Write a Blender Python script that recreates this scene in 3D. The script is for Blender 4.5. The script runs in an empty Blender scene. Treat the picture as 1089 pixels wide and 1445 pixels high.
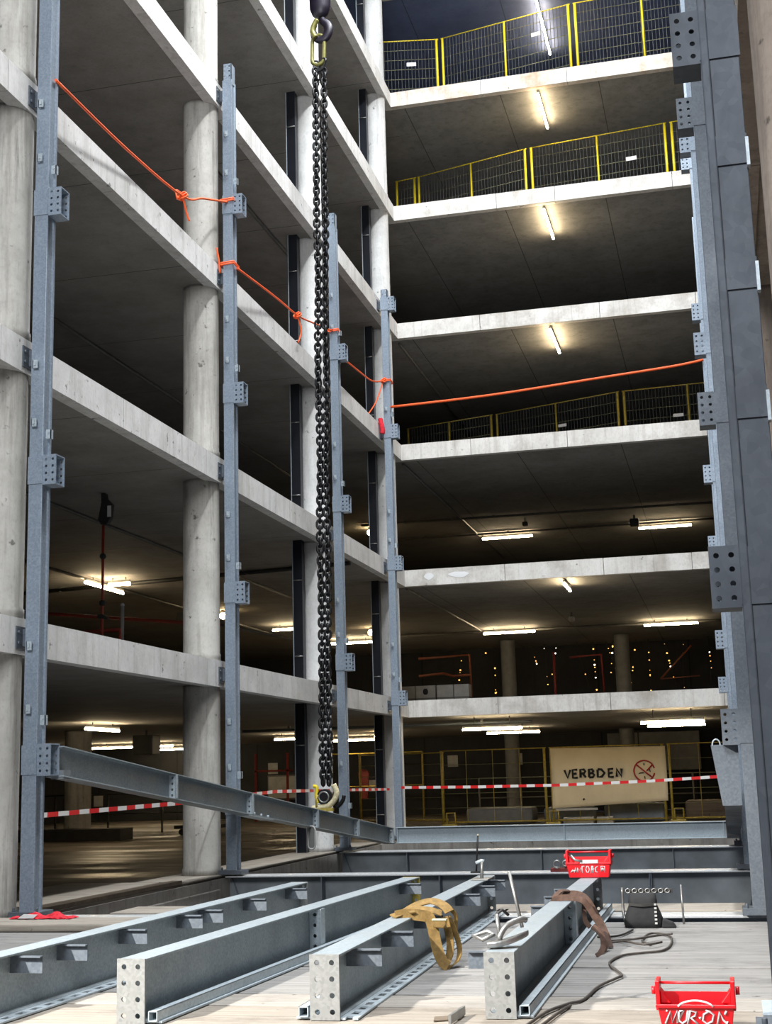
import bpy, bmesh, math, random
from mathutils import Matrix, Vector
random.seed(7)
SC = bpy.context.scene
COL = SC.collection
PI = math.pi
R = math.radians

# ------------------------------------------------------------------ materials
def nmat(name):
    m = bpy.data.materials.new(name); m.use_nodes = True
    nt = m.node_tree; nt.nodes.clear()
    out = nt.nodes.new('ShaderNodeOutputMaterial'); b = nt.nodes.new('ShaderNodeBsdfPrincipled')
    nt.links.new(b.outputs[0], out.inputs[0])
    return m, nt, b
def node(nt, t, **kw):
    n = nt.nodes.new(t)
    for k, v in kw.items():
        if k in n.inputs: n.inputs[k].default_value = v
        else: setattr(n, k, v)
    return n
def coords(nt, scale=(1, 1, 1)):
    tc = nt.nodes.new('ShaderNodeTexCoord'); mp = nt.nodes.new('ShaderNodeMapping')
    mp.inputs['Scale'].default_value = scale
    nt.links.new(tc.outputs['Object'], mp.inputs[0]); return mp.outputs[0]
def noise(nt, sc, scale=(1, 1, 1), detail=4, rough=.55):
    n = node(nt, 'ShaderNodeTexNoise', Scale=sc, Detail=detail, Roughness=rough)
    nt.links.new(coords(nt, scale), n.inputs['Vector']); return n.outputs['Fac']
def ramp(nt, fac, stops):
    r = nt.nodes.new('ShaderNodeValToRGB'); e = r.color_ramp.elements
    while len(e) < len(stops): e.new(.5)
    for el, (p, c) in zip(e, stops):
        el.position = p; el.color = (c[0], c[1], c[2], 1) if not isinstance(c, (int, float)) else (c, c, c, 1)
    nt.links.new(fac, r.inputs[0]); return r.outputs[0]
def mix(nt, a, b, fac, blend='MIX'):
    m = nt.nodes.new('ShaderNodeMix'); m.data_type = 'RGBA'; m.blend_type = blend
    for sock, v in ((m.inputs[6], a), (m.inputs[7], b), (m.inputs[0], fac)):
        if hasattr(v, 'is_output'): nt.links.new(v, sock)
        else: sock.default_value = v if isinstance(v, (int, float)) else (v[0], v[1], v[2], 1)
    return m.outputs[2]
def bump(nt, b, h, strength=.3, dist=.01):
    n = node(nt, 'ShaderNodeBump', Strength=strength, Distance=dist)
    nt.links.new(h, n.inputs['Height']); nt.links.new(n.outputs[0], b.inputs['Normal'])
def simple(name, col, rough=.5, metal=0., var=.15, sc=8., bmp=0.):
    m, nt, b = nmat(name)
    d = [c * (1 - var) for c in col]; l = [min(1, c * (1 + var)) for c in col]
    f = noise(nt, sc)
    nt.links.new(ramp(nt, f, [(.3, d), (.7, l)]), b.inputs['Base Color'])
    b.inputs['Roughness'].default_value = rough; b.inputs['Metallic'].default_value = metal
    if bmp: bump(nt, b, f, bmp)
    return m
def emit(name, col, s):
    m, nt, b = nmat(name)
    b.inputs['Base Color'].default_value = (*col, 1)
    b.inputs['Emission Color'].default_value = (*col, 1); b.inputs['Emission Strength'].default_value = s
    return m
def galv(name, dark, light, metal=.25, rough=.42, dirt=.35, dcol=(.12, .13, .14), spangle=60):
    m, nt, b = nmat(name)
    v = node(nt, 'ShaderNodeTexVoronoi', Scale=spangle); nt.links.new(coords(nt), v.inputs['Vector'])
    sp = ramp(nt, v.outputs['Color'], [(.1, dark), (.9, light)])
    big = noise(nt, 2.2, (1, 1, .5), 6, .65)
    c = mix(nt, sp, dcol, ramp(nt, big, [(.52, 0.), (.8, dirt)]))
    str_ = noise(nt, 5, (3, 3, .25), 5, .7)
    c = mix(nt, c, [min(1, x * 1.35) for x in light], ramp(nt, str_, [(.62, 0.), (.78, .45)]))
    nt.links.new(c, b.inputs['Base Color'])
    b.inputs['Metallic'].default_value = metal
    nt.links.new(ramp(nt, big, [(.3, rough - .08), (.7, rough + .15)]), b.inputs['Roughness'])
    return m
def concrete(name, dark, light, stain, streak=.5, joint=None, rough=.85, speck=True, blotch=.5, drip=0.):
    """joint = list of (axis index, spacing, width): formwork / precast joints"""
    m, nt, b = nmat(name)
    f = noise(nt, 1.3, (1, 1, 1), 8, .68)
    c = ramp(nt, f, [(.32, dark), (.62, light)])
    st = noise(nt, 3.6, (1.6, 1.6, .13), 6, .66)
    c = mix(nt, c, stain, ramp(nt, st, [(.50, 0.), (.68, streak)]))
    bl = noise(nt, .55, (1, 1, 1), 6, .72)
    c = mix(nt, c, stain, ramp(nt, bl, [(.50, 0.), (.66, blotch * .7)]))
    fine = noise(nt, 26, (1, 1, .6), 4, .7)
    c = mix(nt, c, [x * .7 for x in stain], ramp(nt, fine, [(.5, 0.), (.8, .35)]))
    if speck:
        sp = noise(nt, 7.5, (1, 1, 1), 3, .6)
        c = mix(nt, c, [x * .35 for x in stain], ramp(nt, sp, [(.66, 0.), (.73, .8)]))
    if drip:
        dr = noise(nt, 7, (1, 1, .06), 4, .75)
        c = mix(nt, c, [x * .5 for x in stain], ramp(nt, dr, [(.58, 0.), (.72, drip)]))
    for ax, spc, wd in joint or []:
        tc = nt.nodes.new('ShaderNodeTexCoord'); sx = nt.nodes.new('ShaderNodeSeparateXYZ')
        nt.links.new(tc.outputs['Object'], sx.inputs[0])
        a = node(nt, 'ShaderNodeMath', operation='ADD'); nt.links.new(sx.outputs[ax], a.inputs[0]); a.inputs[1].default_value = 100.3
        d = node(nt, 'ShaderNodeMath', operation='DIVIDE'); nt.links.new(a.outputs[0], d.inputs[0]); d.inputs[1].default_value = spc
        fr = node(nt, 'ShaderNodeMath', operation='FRACT'); nt.links.new(d.outputs[0], fr.inputs[0])
        lt = node(nt, 'ShaderNodeMath', operation='LESS_THAN'); nt.links.new(fr.outputs[0], lt.inputs[0]); lt.inputs[1].default_value = wd / spc
        c = mix(nt, c, [x * .35 for x in dark], lt.outputs[0])
    nt.links.new(c, b.inputs['Base Color']); b.inputs['Roughness'].default_value = rough
    bump(nt, b, noise(nt, 14, (1, 1, 1), 5, .6), .25, .01)
    return m
def plank_mat(name, dark, light, along=(.30, 9, 4)):
    m, nt, b = nmat(name)
    g = noise(nt, 2.6, along, 8, .72)
    c = ramp(nt, g, [(.30, dark), (.64, light)])
    g2 = noise(nt, 6, (.22, 12, 4), 6, .7)
    c = mix(nt, c, [x * .5 for x in dark], ramp(nt, g2, [(.52, 0.), (.72, .6)]))
    bl = noise(nt, 1.5, (.8, 1.8, 1), 6, .75)
    c = mix(nt, c, [x * .55 for x in dark], ramp(nt, bl, [(.50, 0.), (.68, .6)]))
    sp = noise(nt, 11, (1, 1.4, 1), 3, .6)
    c = mix(nt, c, (.05, .045, .04), ramp(nt, sp, [(.68, 0.), (.74, .85)]))
    nt.links.new(c, b.inputs['Base Color']); b.inputs['Roughness'].default_value = .85
    bump(nt, b, g2, .5, .01)
    return m

M = {}
M['edge'] = concrete('edge_concrete', (.58, .575, .55), (.74, .73, .71), (.40, .38, .35), .5, drip=.35)
M['edge_back'] = concrete('edge_concrete_spotted', (.56, .54, .50), (.72, .70, .66), (.33, .29, .24), .4, blotch=1., drip=.35)
M['edge_rust'] = concrete('edge_concrete_rusty', (.54, .49, .43), (.68, .64, .58), (.42, .23, .10), .4, blotch=1.2, drip=.3)
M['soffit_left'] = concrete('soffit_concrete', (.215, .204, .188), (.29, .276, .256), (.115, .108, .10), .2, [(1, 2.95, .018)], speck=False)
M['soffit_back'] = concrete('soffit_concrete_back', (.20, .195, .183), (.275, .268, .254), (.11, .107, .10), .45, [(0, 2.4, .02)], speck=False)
M['soffit_blue'] = concrete('soffit_blue_lit', (.07, .10, .21), (.10, .135, .27), (.05, .065, .14), .2, [(0, 2.4, .02)], speck=False)  # blue light on the topmost soffit is put into the concrete colour
M['ground'] = None
M['column'] = concrete('column_concrete', (.36, .345, .31), (.50, .485, .445), (.21, .195, .165), .7, drip=.55)
M['column_white'] = concrete('column_pale_concrete', (.46, .46, .45), (.60, .60, .585), (.30, .30, .285), .5, drip=.4)
M['brown_conc'] = concrete('brown_concrete', (.25, .20, .16), (.38, .31, .25), (.12, .10, .08), .6)
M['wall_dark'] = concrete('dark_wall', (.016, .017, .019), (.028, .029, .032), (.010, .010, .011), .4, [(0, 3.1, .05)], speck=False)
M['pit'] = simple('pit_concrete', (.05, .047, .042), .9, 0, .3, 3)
M['pitwall'] = concrete('pit_wall_concrete', (.27, .25, .225), (.40, .375, .34), (.15, .135, .12), .6)
M['galv'] = galv('galvanised_steel', (.205, .255, .315), (.29, .345, .41))
M['galv_pale'] = galv('galvanised_steel_pale', (.34, .40, .435), (.44, .50, .535), .2, .45, .2)
M['galv_beam'] = galv('galvanised_steel_spangled', (.235, .28, .305), (.325, .37, .395), .25, .45, .25, spangle=75)
M['galv_dull_shaded'] = galv('galvanised_steel_weathered_shaded', (.062, .073, .088), (.082, .094, .11), .2, .6, .5, (.045, .047, .05), 18)  # weathered zinc, darkened further to hold the near right post's shade
M['galv_mid'] = galv('galvanised_steel_grey', (.092, .11, .132), (.13, .15, .172), .2, .5, .35)
M['end_plate'] = galv('end_plate_zinc', (.20, .205, .197), (.26, .265, .255), .15, .5, .25, (.24, .24, .22))
M['steel_dark'] = simple('dark_steel', (.20, .225, .24), .5, .15, .3, 2)
M['flange'] = galv('worn_flange_steel', (.50, .52, .53), (.62, .64, .64), .4, .4, .35, (.25, .24, .22))
M['black_steel'] = simple('black_painted_steel', (.012, .014, .02), .35, .3, .2, 4)
M['chain'] = simple('black_chain_steel', (.009, .009, .010), .4, .3, .3, 30)
M['hook_blue'] = simple('dark_violet_paint', (.009, .006, .015), .4, .1, .2, 9)
M['hook_olive'] = simple('olive_paint', (.17, .16, .04), .4, .2, .25, 20)
M['yellow'] = simple('yellow_paint', (.80, .63, .02), .45, 0, .12, 6)
M['yellow_worn'] = simple('worn_yellow_paint', (.42, .32, .05), .5, 0, .3, 14)
M['cream'] = simple('worn_cream_webbing', (.65, .58, .36), .7, 0, .25, 30)
M['wire'] = simple('fence_wire', (.20, .20, .11), .5, .4, .2, 10)
M['wire_dark'] = simple('fence_wire_dark', (.06, .068, .072), .5, .4, .2, 10)
M['white'] = simple('white_plastic', (.75, .76, .76), .5, 0, .05, 5)
M['white_dirty'] = simple('dirty_white_board', (.42, .42, .40), .7, 0, .2, 4)
M['orange'] = simple('orange_rope_fibre', (.95, .12, .02), .6, 0, .15, 60, .4)
M['red'] = simple('red_plastic', (.60, .006, .012), .38, 0, .1, 6)
M['red_dark'] = simple('dark_red_paint', (.16, .014, .01), .5, .1, .25, 9)
M['red_cloth'] = simple('red_cloth', (.62, .015, .03), .85, 0, .3, 20, .6)
M['ink_white'] = simple('white_lettering', (.62, .60, .60), .5, 0, .1, 50)
M['ink_black'] = simple('black_lettering', (.015, .013, .012), .7, 0, .2, 40)
M['ink_red'] = simple('red_lettering', (.42, .03, .025), .7, 0, .2, 40)
M['banner'] = None
M['sling'] = simple('tan_webbing', (.19, .115, .03), .8, 0, .3, 25, .5)
M['strap'] = simple('brown_webbing', (.075, .038, .024), .8, 0, .3, 25, .5)
M['bag'] = simple('black_canvas', (.012, .012, .013), .8, 0, .3, 18, .5)
M['rubber'] = simple('black_rubber', (.02, .018, .016), .6, 0, .25, 20)
M['cable'] = simple('grey_brown_cable', (.06, .05, .042), .6, 0, .25, 20)
M['zinc_tool'] = simple('worn_tool_steel', (.28, .28, .27), .4, .7, .25, 14)
M['conduit'] = simple('grey_conduit', (.13, .125, .115), .55, .2, .2, 5)
M['pipe_red'] = simple('red_pipe_paint', (.33, .035, .02), .45, 0, .25, 6)
M['pipe_orange'] = simple('orange_pipe_paint', (.13, .03, .008), .5, 0, .3, 6)
M['dark'] = simple('dark_matter', (.02, .02, .02), .7, 0, .3, 5)
M['grey_box'] = simple('grey_box_paint', (.14, .14, .135), .6, 0, .15, 5)
M['plank_grey'] = plank_mat('plank_grey', (.145, .139, .13), (.31, .30, .285))
M['plank_tan'] = plank_mat('plank_tan', (.19, .162, .13), (.335, .295, .245))
M['plank_pale'] = plank_mat('plank_pale', (.22, .198, .17), (.37, .34, .30))
M['board'] = plank_mat('board_beige', (.26, .23, .19), (.38, .34, .285))
M['rust_board'] = plank_mat('board_brown', (.10, .075, .05), (.17, .13, .09))
M['tube'] = emit('lit_tube', (1., .78, .48), 85)
M['bulb'] = emit('lit_bulb', (1., .72, .36), 60)
M['spark'] = emit('lit_fairy_bulb', (1., .50, .12), 2.2)
M['spark_white'] = emit('lit_fairy_bulb_white', (1., .9, .7), 5)
def ground_mat():
    m, nt, b = nmat('wet_ground')
    f = noise(nt, .8, (1, 1, 1), 6, .6)
    nt.links.new(ramp(nt, f, [(.3, (.07, .058, .044)), (.7, (.13, .11, .085))]), b.inputs['Base Color'])
    w = noise(nt, .35, (.6, 1.6, 1), 4, .6)
    nt.links.new(ramp(nt, w, [(.38, .32), (.52, .75)]), b.inputs['Roughness'])
    bump(nt, b, f, .1, .02)
    return m
M['ground'] = ground_mat()
def stripes(name, ax, period):
    m, nt, b = nmat(name)
    tc = nt.nodes.new('ShaderNodeTexCoord'); sx = nt.nodes.new('ShaderNodeSeparateXYZ')
    nt.links.new(tc.outputs['Object'], sx.inputs[0])
    a = node(nt, 'ShaderNodeMath', operation='ADD'); nt.links.new(sx.outputs[ax], a.inputs[0]); a.inputs[1].default_value = 100.
    d = node(nt, 'ShaderNodeMath', operation='DIVIDE'); nt.links.new(a.outputs[0], d.inputs[0]); d.inputs[1].default_value = period
    fr = node(nt, 'ShaderNodeMath', operation='FRACT'); nt.links.new(d.outputs[0], fr.inputs[0])
    lt = node(nt, 'ShaderNodeMath', operation='LESS_THAN'); nt.links.new(fr.outputs[0], lt.inputs[0]); lt.inputs[1].default_value = .5
    nt.links.new(mix(nt, (.82, .80, .76), (.75, .02, .02), lt.outputs[0]), b.inputs['Base Color'])
    b.inputs['Roughness'].default_value = .45
    return m
M['tape_y'] = stripes('barrier_tape_stripes', 1, .5)
M['tape_x'] = stripes('barrier_tape_stripes_cross', 0, .34)
def banner_mat():
    m, nt, b = nmat('banner_cloth')
    f = noise(nt, 1.3, (1, 1, 1), 5, .6)
    nt.links.new(ramp(nt, f, [(.3, (.72, .62, .42)), (.7, (.82, .72, .50))]), b.inputs['Base Color'])
    b.inputs['Roughness'].default_value = .8
    bump(nt, b, noise(nt, 2.0, (2, 1, .5), 3, .5), .6, .05)
    return m
M['banner'] = banner_mat()

# ------------------------------------------------------------------ objects
def tag(o, label=None, cat=None, group=None, kind=None):
    if label: o['label'] = label
    if cat: o['category'] = cat
    if group: o['group'] = group
    if kind: o['kind'] = kind
    return o
XF = {}
def thing(name, label, cat, loc=(0, 0, 0), rotz=0., group=None):
    o = bpy.data.objects.new(name, None); COL.objects.link(o)
    o.location = loc; o.rotation_euler = (0, 0, rotz); o.empty_display_size = .1
    XF[o.name] = Matrix.Translation(Vector(loc)) @ Matrix.Rotation(rotz, 4, 'Z')
    return tag(o, label, cat, group)
def top(o):
    while o.parent: o = o.parent
    return o
def dup(root, loc, label, group=None, rotz=None):
    r = root.copy(); COL.objects.link(r); r.location = loc; r['label'] = label
    if rotz is not None: r.rotation_euler = (0, 0, rotz)
    if group: r['group'] = group
    for ch in list(root.children):
        c = ch.copy(); COL.objects.link(c); c.parent = r
        for g in list(ch.children):
            d = g.copy(); COL.objects.link(d); d.parent = c
    return r

def frame_of(d, up=Vector((0, 0, 1))):
    d = d.normalized()
    if abs(d.dot(up)) > .98: up = Vector((0, 1, 0))
    a = d.cross(up).normalized(); b = a.cross(d).normalized()
    return a, b

class MB:
    def __init__(s): s.bm = bmesh.new()
    def face(s, vs, smooth=False):
        try:
            f = s.bm.faces.new(vs); f.smooth = smooth; return f
        except ValueError: return None
    def V(s, p): return s.bm.verts.new(p)
    def box(s, x0, x1, y0, y1, z0, z1):
        v = [s.V((x, y, z)) for x in (x0, x1) for y in (y0, y1) for z in (z0, z1)]
        for q in ((0, 1, 3, 2), (4, 6, 7, 5), (0, 4, 5, 1), (2, 3, 7, 6), (0, 2, 6, 4), (1, 5, 7, 3)): s.face([v[i] for i in q])
        return s
    def loft(s, loops, closed=True, caps=True, smooth=False):
        rows = [[s.V(p) for p in l] for l in loops]; n = len(rows[0])
        for a, b in zip(rows, rows[1:]):
            for i in range(n if closed else n - 1):
                j = (i + 1) % n; s.face([a[i], a[j], b[j], b[i]], smooth)
        if caps and closed: s.face(rows[0][::-1]); s.face(rows[-1])
        return s
    def prism(s, poly, p0, p1, a=None, b=None):
        """poly in (a,b) plane swept from p0 to p1"""
        p0, p1 = Vector(p0), Vector(p1)
        if a is None: a, b = frame_of(p1 - p0)
        a, b = Vector(a), Vector(b)
        return s.loft([[p + a * u + b * v for u, v in poly] for p in (p0, p1)])
    def cyl(s, p0, p1, r, n=12, r1=None, smooth=True, caps=True):
        p0, p1 = Vector(p0), Vector(p1); a, b = frame_of(p1 - p0); r1 = r if r1 is None else r1
        return s.loft([[p + (a * math.cos(t) + b * math.sin(t)) * rr for t in [2 * PI * i / n for i in range(n)]] for p, rr in ((p0, r), (p1, r1))], True, caps, smooth)
    def tube(s, pts, r, n=8, closed=False, smooth=True):
        pts = [Vector(p) for p in pts]; m = len(pts); loops = []; up = None
        for i, p in enumerate(pts):
            if closed: d = pts[(i + 1) % m] - pts[i - 1]
            else: d = pts[min(i + 1, m - 1)] - pts[max(i - 1, 0)]
            d = d.normalized()
            if up is None: a, b = frame_of(d)
            else:
                b = (up - d * up.dot(d)).normalized(); a = d.cross(b).normalized()
            up = b
            loops.append([p + (a * math.cos(t) + b * math.sin(t)) * r for t in [2 * PI * k / n for k in range(n)]])
        if closed: loops.append(loops[0])
        return s.loft(loops, True, not closed, smooth)
    def ribbon(s, pts, w, th, side=(0, 1, 0), smooth=True, normal=None):
        """a strap of width w along side, thickness th"""
        pts = [Vector(p) for p in pts]; m = len(pts); loops = []
        for i, p in enumerate(pts):
            d = (pts[min(i + 1, m - 1)] - pts[max(i - 1, 0)]).normalized()
            a = d.cross(Vector(normal)) if normal else Vector(side); a = (a - d * a.dot(d)).normalized(); n = d.cross(a).normalized()
            loops.append([p + a * (w / 2) + n * (th / 2), p - a * (w / 2) + n * (th / 2), p - a * (w / 2) - n * (th / 2), p + a * (w / 2) - n * (th / 2)])
        return s.loft(loops, True, True, False)
    def sphere(s, c, r, nu=10, nv=6, sc=(1, 1, 1)):
        c = Vector(c); loops = []
        for j in range(1, nv):
            ph = PI * j / nv - PI / 2
            loops.append([c + Vector((math.cos(t) * math.cos(ph) * r * sc[0], math.sin(t) * math.cos(ph) * r * sc[1], math.sin(ph) * r * sc[2])) for t in [2 * PI * i / nu for i in range(nu)]])
        return s.loft(loops, True, True, True)
    def plate(s, o, u, v, n, cols, rows, cw, ch, hr, th, k=16):
        """plate with a grid of round holes; o corner, u/v in-plane unit axes, n thickness axis"""
        o, u, v, n = Vector(o), Vector(u), Vector(v), Vector(n)
        for i in range(cols):
            for j in range(rows):
                c = o + u * (cw * (i + .5)) + v * (ch * (j + .5)); inn, out = [], []
                for q in range(k):
                    t = 2 * PI * (q + .5) / k; cx, sx = math.cos(t), math.sin(t)
                    inn.append(u * (cx * hr) + v * (sx * hr))
                    f = min(cw / 2 / max(abs(cx), 1e-6), ch / 2 / max(abs(sx), 1e-6))
                    out.append((u * (cx * f) + v * (sx * f)))
                # snap nearest samples to the cell corners
                for cu, cv in ((1, 1), (1, -1), (-1, 1), (-1, -1)):
                    tgt = u * (cu * cw / 2) + v * (cv * ch / 2)
                    b = min(range(k), key=lambda q: (out[q] - tgt).length); out[b] = tgt
                fr = [s.V(c + p) for p in out]; fi = [s.V(c + p) for p in inn]
                br = [s.V(c + p + n * th) for p in out]; bi = [s.V(c + p + n * th) for p in inn]
                for q in range(k):
                    w = (q + 1) % k
                    s.face([fr[q], fr[w], fi[w], fi[q]]); s.face([br[w], br[q], bi[q], bi[w]])
                    s.face([fi[q], fi[w], bi[w], bi[q]], True); s.face([fr[w], fr[q], br[q], br[w]])
        return s
    def build(s, name, mat, parent=None, local=False, bevel=0.):
        me = bpy.data.meshes.new(name)
        if parent is not None and not local:
            s.bm.transform(XF[top(parent).name].inverted())
        bmesh.ops.recalc_face_normals(s.bm, faces=s.bm.faces)
        s.bm.to_mesh(me); s.bm.free()
        me.materials.append(M[mat] if isinstance(mat, str) else mat)
        o = bpy.data.objects.new(name, me); COL.objects.link(o)
        if parent is not None: o.parent = parent
        if bevel:
            md = o.modifiers.new('bevel', 'BEVEL'); md.width = bevel; md.segments = 2; md.limit_method = 'ANGLE'; md.angle_limit = R(40)
        return o
def struct(name, mb, mat, label=None):
    o = mb.build(name, mat); o['kind'] = 'structure'
    if label: o['label'] = label
    return o
def lone(name, mb, mat, label, cat, group=None, bevel=0.):
    o = mb.build(name, mat, None, bevel=bevel); return tag(o, label, cat, group)

def smooth_pts(pts, sub=6):
    """Catmull-Rom through the points"""
    P = [Vector(p) for p in pts]; out = []
    for i in range(len(P) - 1):
        a, b, c, d = P[max(i - 1, 0)], P[i], P[i + 1], P[min(i + 2, len(P) - 1)]
        for k in range(sub):
            t = k / sub
            out.append(.5 * ((2 * b) + (c - a) * t + (2 * a - 5 * b + 4 * c - d) * t * t + (3 * b - a - 3 * c + d) * t ** 3))
    out.append(P[-1]); return out

# ------------------------------------------------------------------ camera
cam = bpy.data.cameras.new('camera'); co = bpy.data.objects.new('camera', cam); COL.objects.link(co)
cam.sensor_fit = 'VERTICAL'; cam.sensor_height = 24.; cam.lens = 24. * 1940.305 / 1445.
cam.clip_start = .05; cam.clip_end = 300
yaw, pitch, roll = -.23584853, .19157773, -.02773581
cy, sy, cp, sp = math.cos(yaw), math.sin(yaw), math.cos(pitch), math.sin(pitch)
fwd = Vector((sy * cp, cy * cp, sp)); rt = Vector((cy, -sy, 0)); up = rt.cross(fwd)
r2 = math.cos(roll) * rt + math.sin(roll) * up; u2 = -math.sin(roll) * rt + math.cos(roll) * up
co.matrix_world = Matrix(((r2.x, u2.x, -fwd.x, 0), (r2.y, u2.y, -fwd.y, 0), (r2.z, u2.z, -fwd.z, 1.27), (0, 0, 0, 1)))
SC.camera = co

# ------------------------------------------------------------------ building shell
XL, YB, XR, TH = -6.994, 30.80, .36, .376
XW, YW, XE = -24., 48., 6.
ORD = ['ground', 'first', 'second', 'third', 'fourth', 'fifth', 'sixth', 'seventh']
def edge_run(axis, fixed, a, b, z1, depth, seams):
    """precast edge beam: one long upstand with thin open seams between the elements"""
    m = MB(); cuts = [a] + [s for s in seams if a + .2 < s < b - .2] + [b]
    for p, q in zip(cuts, cuts[1:]):
        g = .006
        if axis == 'Y': m.box(fixed[0], fixed[1], p + (g if p != a else 0), q - (g if q != b else 0), z1 - TH, z1)
        else: m.box(p + (g if p != a else 0), q - (g if q != b else 0), fixed[0], fixed[1], z1 - TH, z1)
    return m
for k in range(1, 8):
    z = 3. * k; s = 'soffit_blue' if k == 7 else None
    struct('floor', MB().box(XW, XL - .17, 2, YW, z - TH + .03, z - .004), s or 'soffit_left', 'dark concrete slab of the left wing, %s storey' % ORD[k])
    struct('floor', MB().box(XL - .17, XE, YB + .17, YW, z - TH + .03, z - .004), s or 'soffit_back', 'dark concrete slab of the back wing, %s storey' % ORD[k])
    struct('floor', MB().box(XR + .17, XE, -2, YB + .17, z - TH + .03, z - .004), 'brown_conc', 'concrete slab of the right wing, %s storey' % ORD[k])
    rr = random.Random(k)
    seams = [12.75 + 5.85 * i + d for i in range(-1, 4) for d in (-.45, 2.2 + rr.uniform(-.4, .4))]
    struct('trim_1', edge_run('Y', (XL - .17, XL), 2, YB + .17, z, .17, seams), 'edge', 'pale precast edge of the left wing, %s slab' % ORD[k])
    seams = [XL + rr.uniform(1.6, 2.6) + 2.3 * i for i in range(4)]
    struct('trim_2', edge_run('X', (YB, YB + .17), XL, XE, z, .17, seams), 'edge_rust' if k == 6 else 'edge_back', 'pale precast edge of the back wing, %s slab' % ORD[k])
    struct('trim_3', edge_run('Y', (XR, XR + .17), -2, YB, z, .17, [4 + 5.85 * i for i in range(5)]), 'brown_conc', 'brown concrete edge of the right wing, %s slab' % ORD[k])
for lab, x, z, w, hh in (('small white peeled patch on the second slab edge near the corner post', -6.42, 5.83, .24, .17), ('wide white peeled patch on the second slab edge near the corner post', -5.75, 5.84, .52, .16)):
    rr = random.Random(int(w * 100)); pts = [(x + w / 2 * math.cos(a) * rr.uniform(.75, 1.05), z + hh / 2 * math.sin(a) * rr.uniform(.6, 1.1)) for a in [2 * PI * i / 14 for i in range(14)]]
    lone('paint_patch', MB().loft([[(px, yy, pz) for px, pz in pts] for yy in (YB - .006, YB - .001)]), 'white', lab, 'paint patch')
# ground storey
struct('floor', MB().box(XW, XL, 2, YW, -.5, 0), 'ground', 'wet dark garage floor of the left wing')
struct('floor', MB().box(XL, XE, 27.9, YW, -.5, -.002), 'ground', 'dark garage floor of the back wing')
struct('floor', MB().box(XR, XE, -2, 27.9, -.5, -.002), 'brown_conc', 'concrete floor of the right wing')
struct('trim_4', MB().box(XL, XL + .03, 2, 27.9, -1.4, -.03), 'pitwall', 'concrete side of the pit')
struct('trim_5', MB().box(XL, XR, 27.85, 27.9, -1.4, -.02), 'pitwall', 'concrete end of the pit')
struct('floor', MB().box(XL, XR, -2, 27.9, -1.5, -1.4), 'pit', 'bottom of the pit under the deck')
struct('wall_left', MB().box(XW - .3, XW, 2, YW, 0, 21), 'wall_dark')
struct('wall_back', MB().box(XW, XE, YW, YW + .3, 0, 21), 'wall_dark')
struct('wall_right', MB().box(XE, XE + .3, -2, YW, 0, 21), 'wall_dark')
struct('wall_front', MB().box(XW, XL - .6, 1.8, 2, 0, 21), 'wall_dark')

# round concrete columns, one per row position, pierced by the slabs
def column(label, x, y, r=.265, mat='column', levels=range(0, 7), collar=True):
    m = MB()
    for k in levels:
        z0, z1 = 3. * k, 3. * k + 3 - TH + .03
        n = 40; th = [2 * PI * i / n for i in range(n)]
        prof = [(z0, r + .012), (z0 + .10, r + .012), (z0 + .115, r), (z1 - .05, r), (z1, r)]
        m.loft([[(x + rr * math.cos(t), y + rr * math.sin(t), z) for t in th] for z, rr in prof], True, True, True)
    return lone('concrete_column', m, mat, label, 'column')
column('thick round concrete column at the left edge, behind the first galvanised post', -7.30, 12.85, .29)
column('round concrete column standing just left of the second galvanised post', -7.30, 18.72)
column('pale round column behind the hanging chain, with a black channel on it', -7.30, 24.5, .265, 'column_white')
column('pale round column in the corner where the left and back slabs meet', -7.30, 30.3, .265, 'column_white')
column('brownish round concrete column at the right edge of the picture', .64, 6.9, .265, 'brown_conc')
column('brown concrete column behind the near right steel post', .64, 12.85, .265, 'brown_conc')
column('distant square-lit column deep in the ground storey at left', -15.9, 32.3, .33, 'column', [0])
column('distant column against the dark wall, left of the two on the first slab', -6.85, 45.2, .24, 'grey_box', [0, 1])
column('distant column against the dark wall, right of the two on the first slab', -3.13, 45.2, .24, 'grey_box', [0, 1])
for lab, x, y in (('tall black steel channel fixed to the pale column behind the chain', -7.48, 24.02), ('tall black steel channel fixed to the corner column', -7.46, 29.78)):
    t = thing('steel_channel', lab, 'steel channel', (x, y, 0))
    for k in range(0, 7):
        m = MB(); z0, z1 = 3. * k + .003, 3. * k + 3 - TH + .028
        m.prism([(-.085, 0), (.085, 0), (.085, .16), (.07, .16), (.07, .016), (-.07, .016), (-.07, .16), (-.085, .16)], (x, y, z0), (x, y, z1), (1, 0, 0), (0, 1, 0))
        cl_ = m.build('channel_length', 'black_steel', t)
        MB().box(x - .1, x - .087, y - .01, y + .16, z0, z1).build('edge_strip', 'galv_pale', t)
        for zz in (z0 + .5, z0 + 1.9): MB().cyl((x - .08, y - .012, zz), (x + .08, y - .012, zz), .012, 8).build('clamp_bar', 'zinc_tool', cl_)

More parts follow.
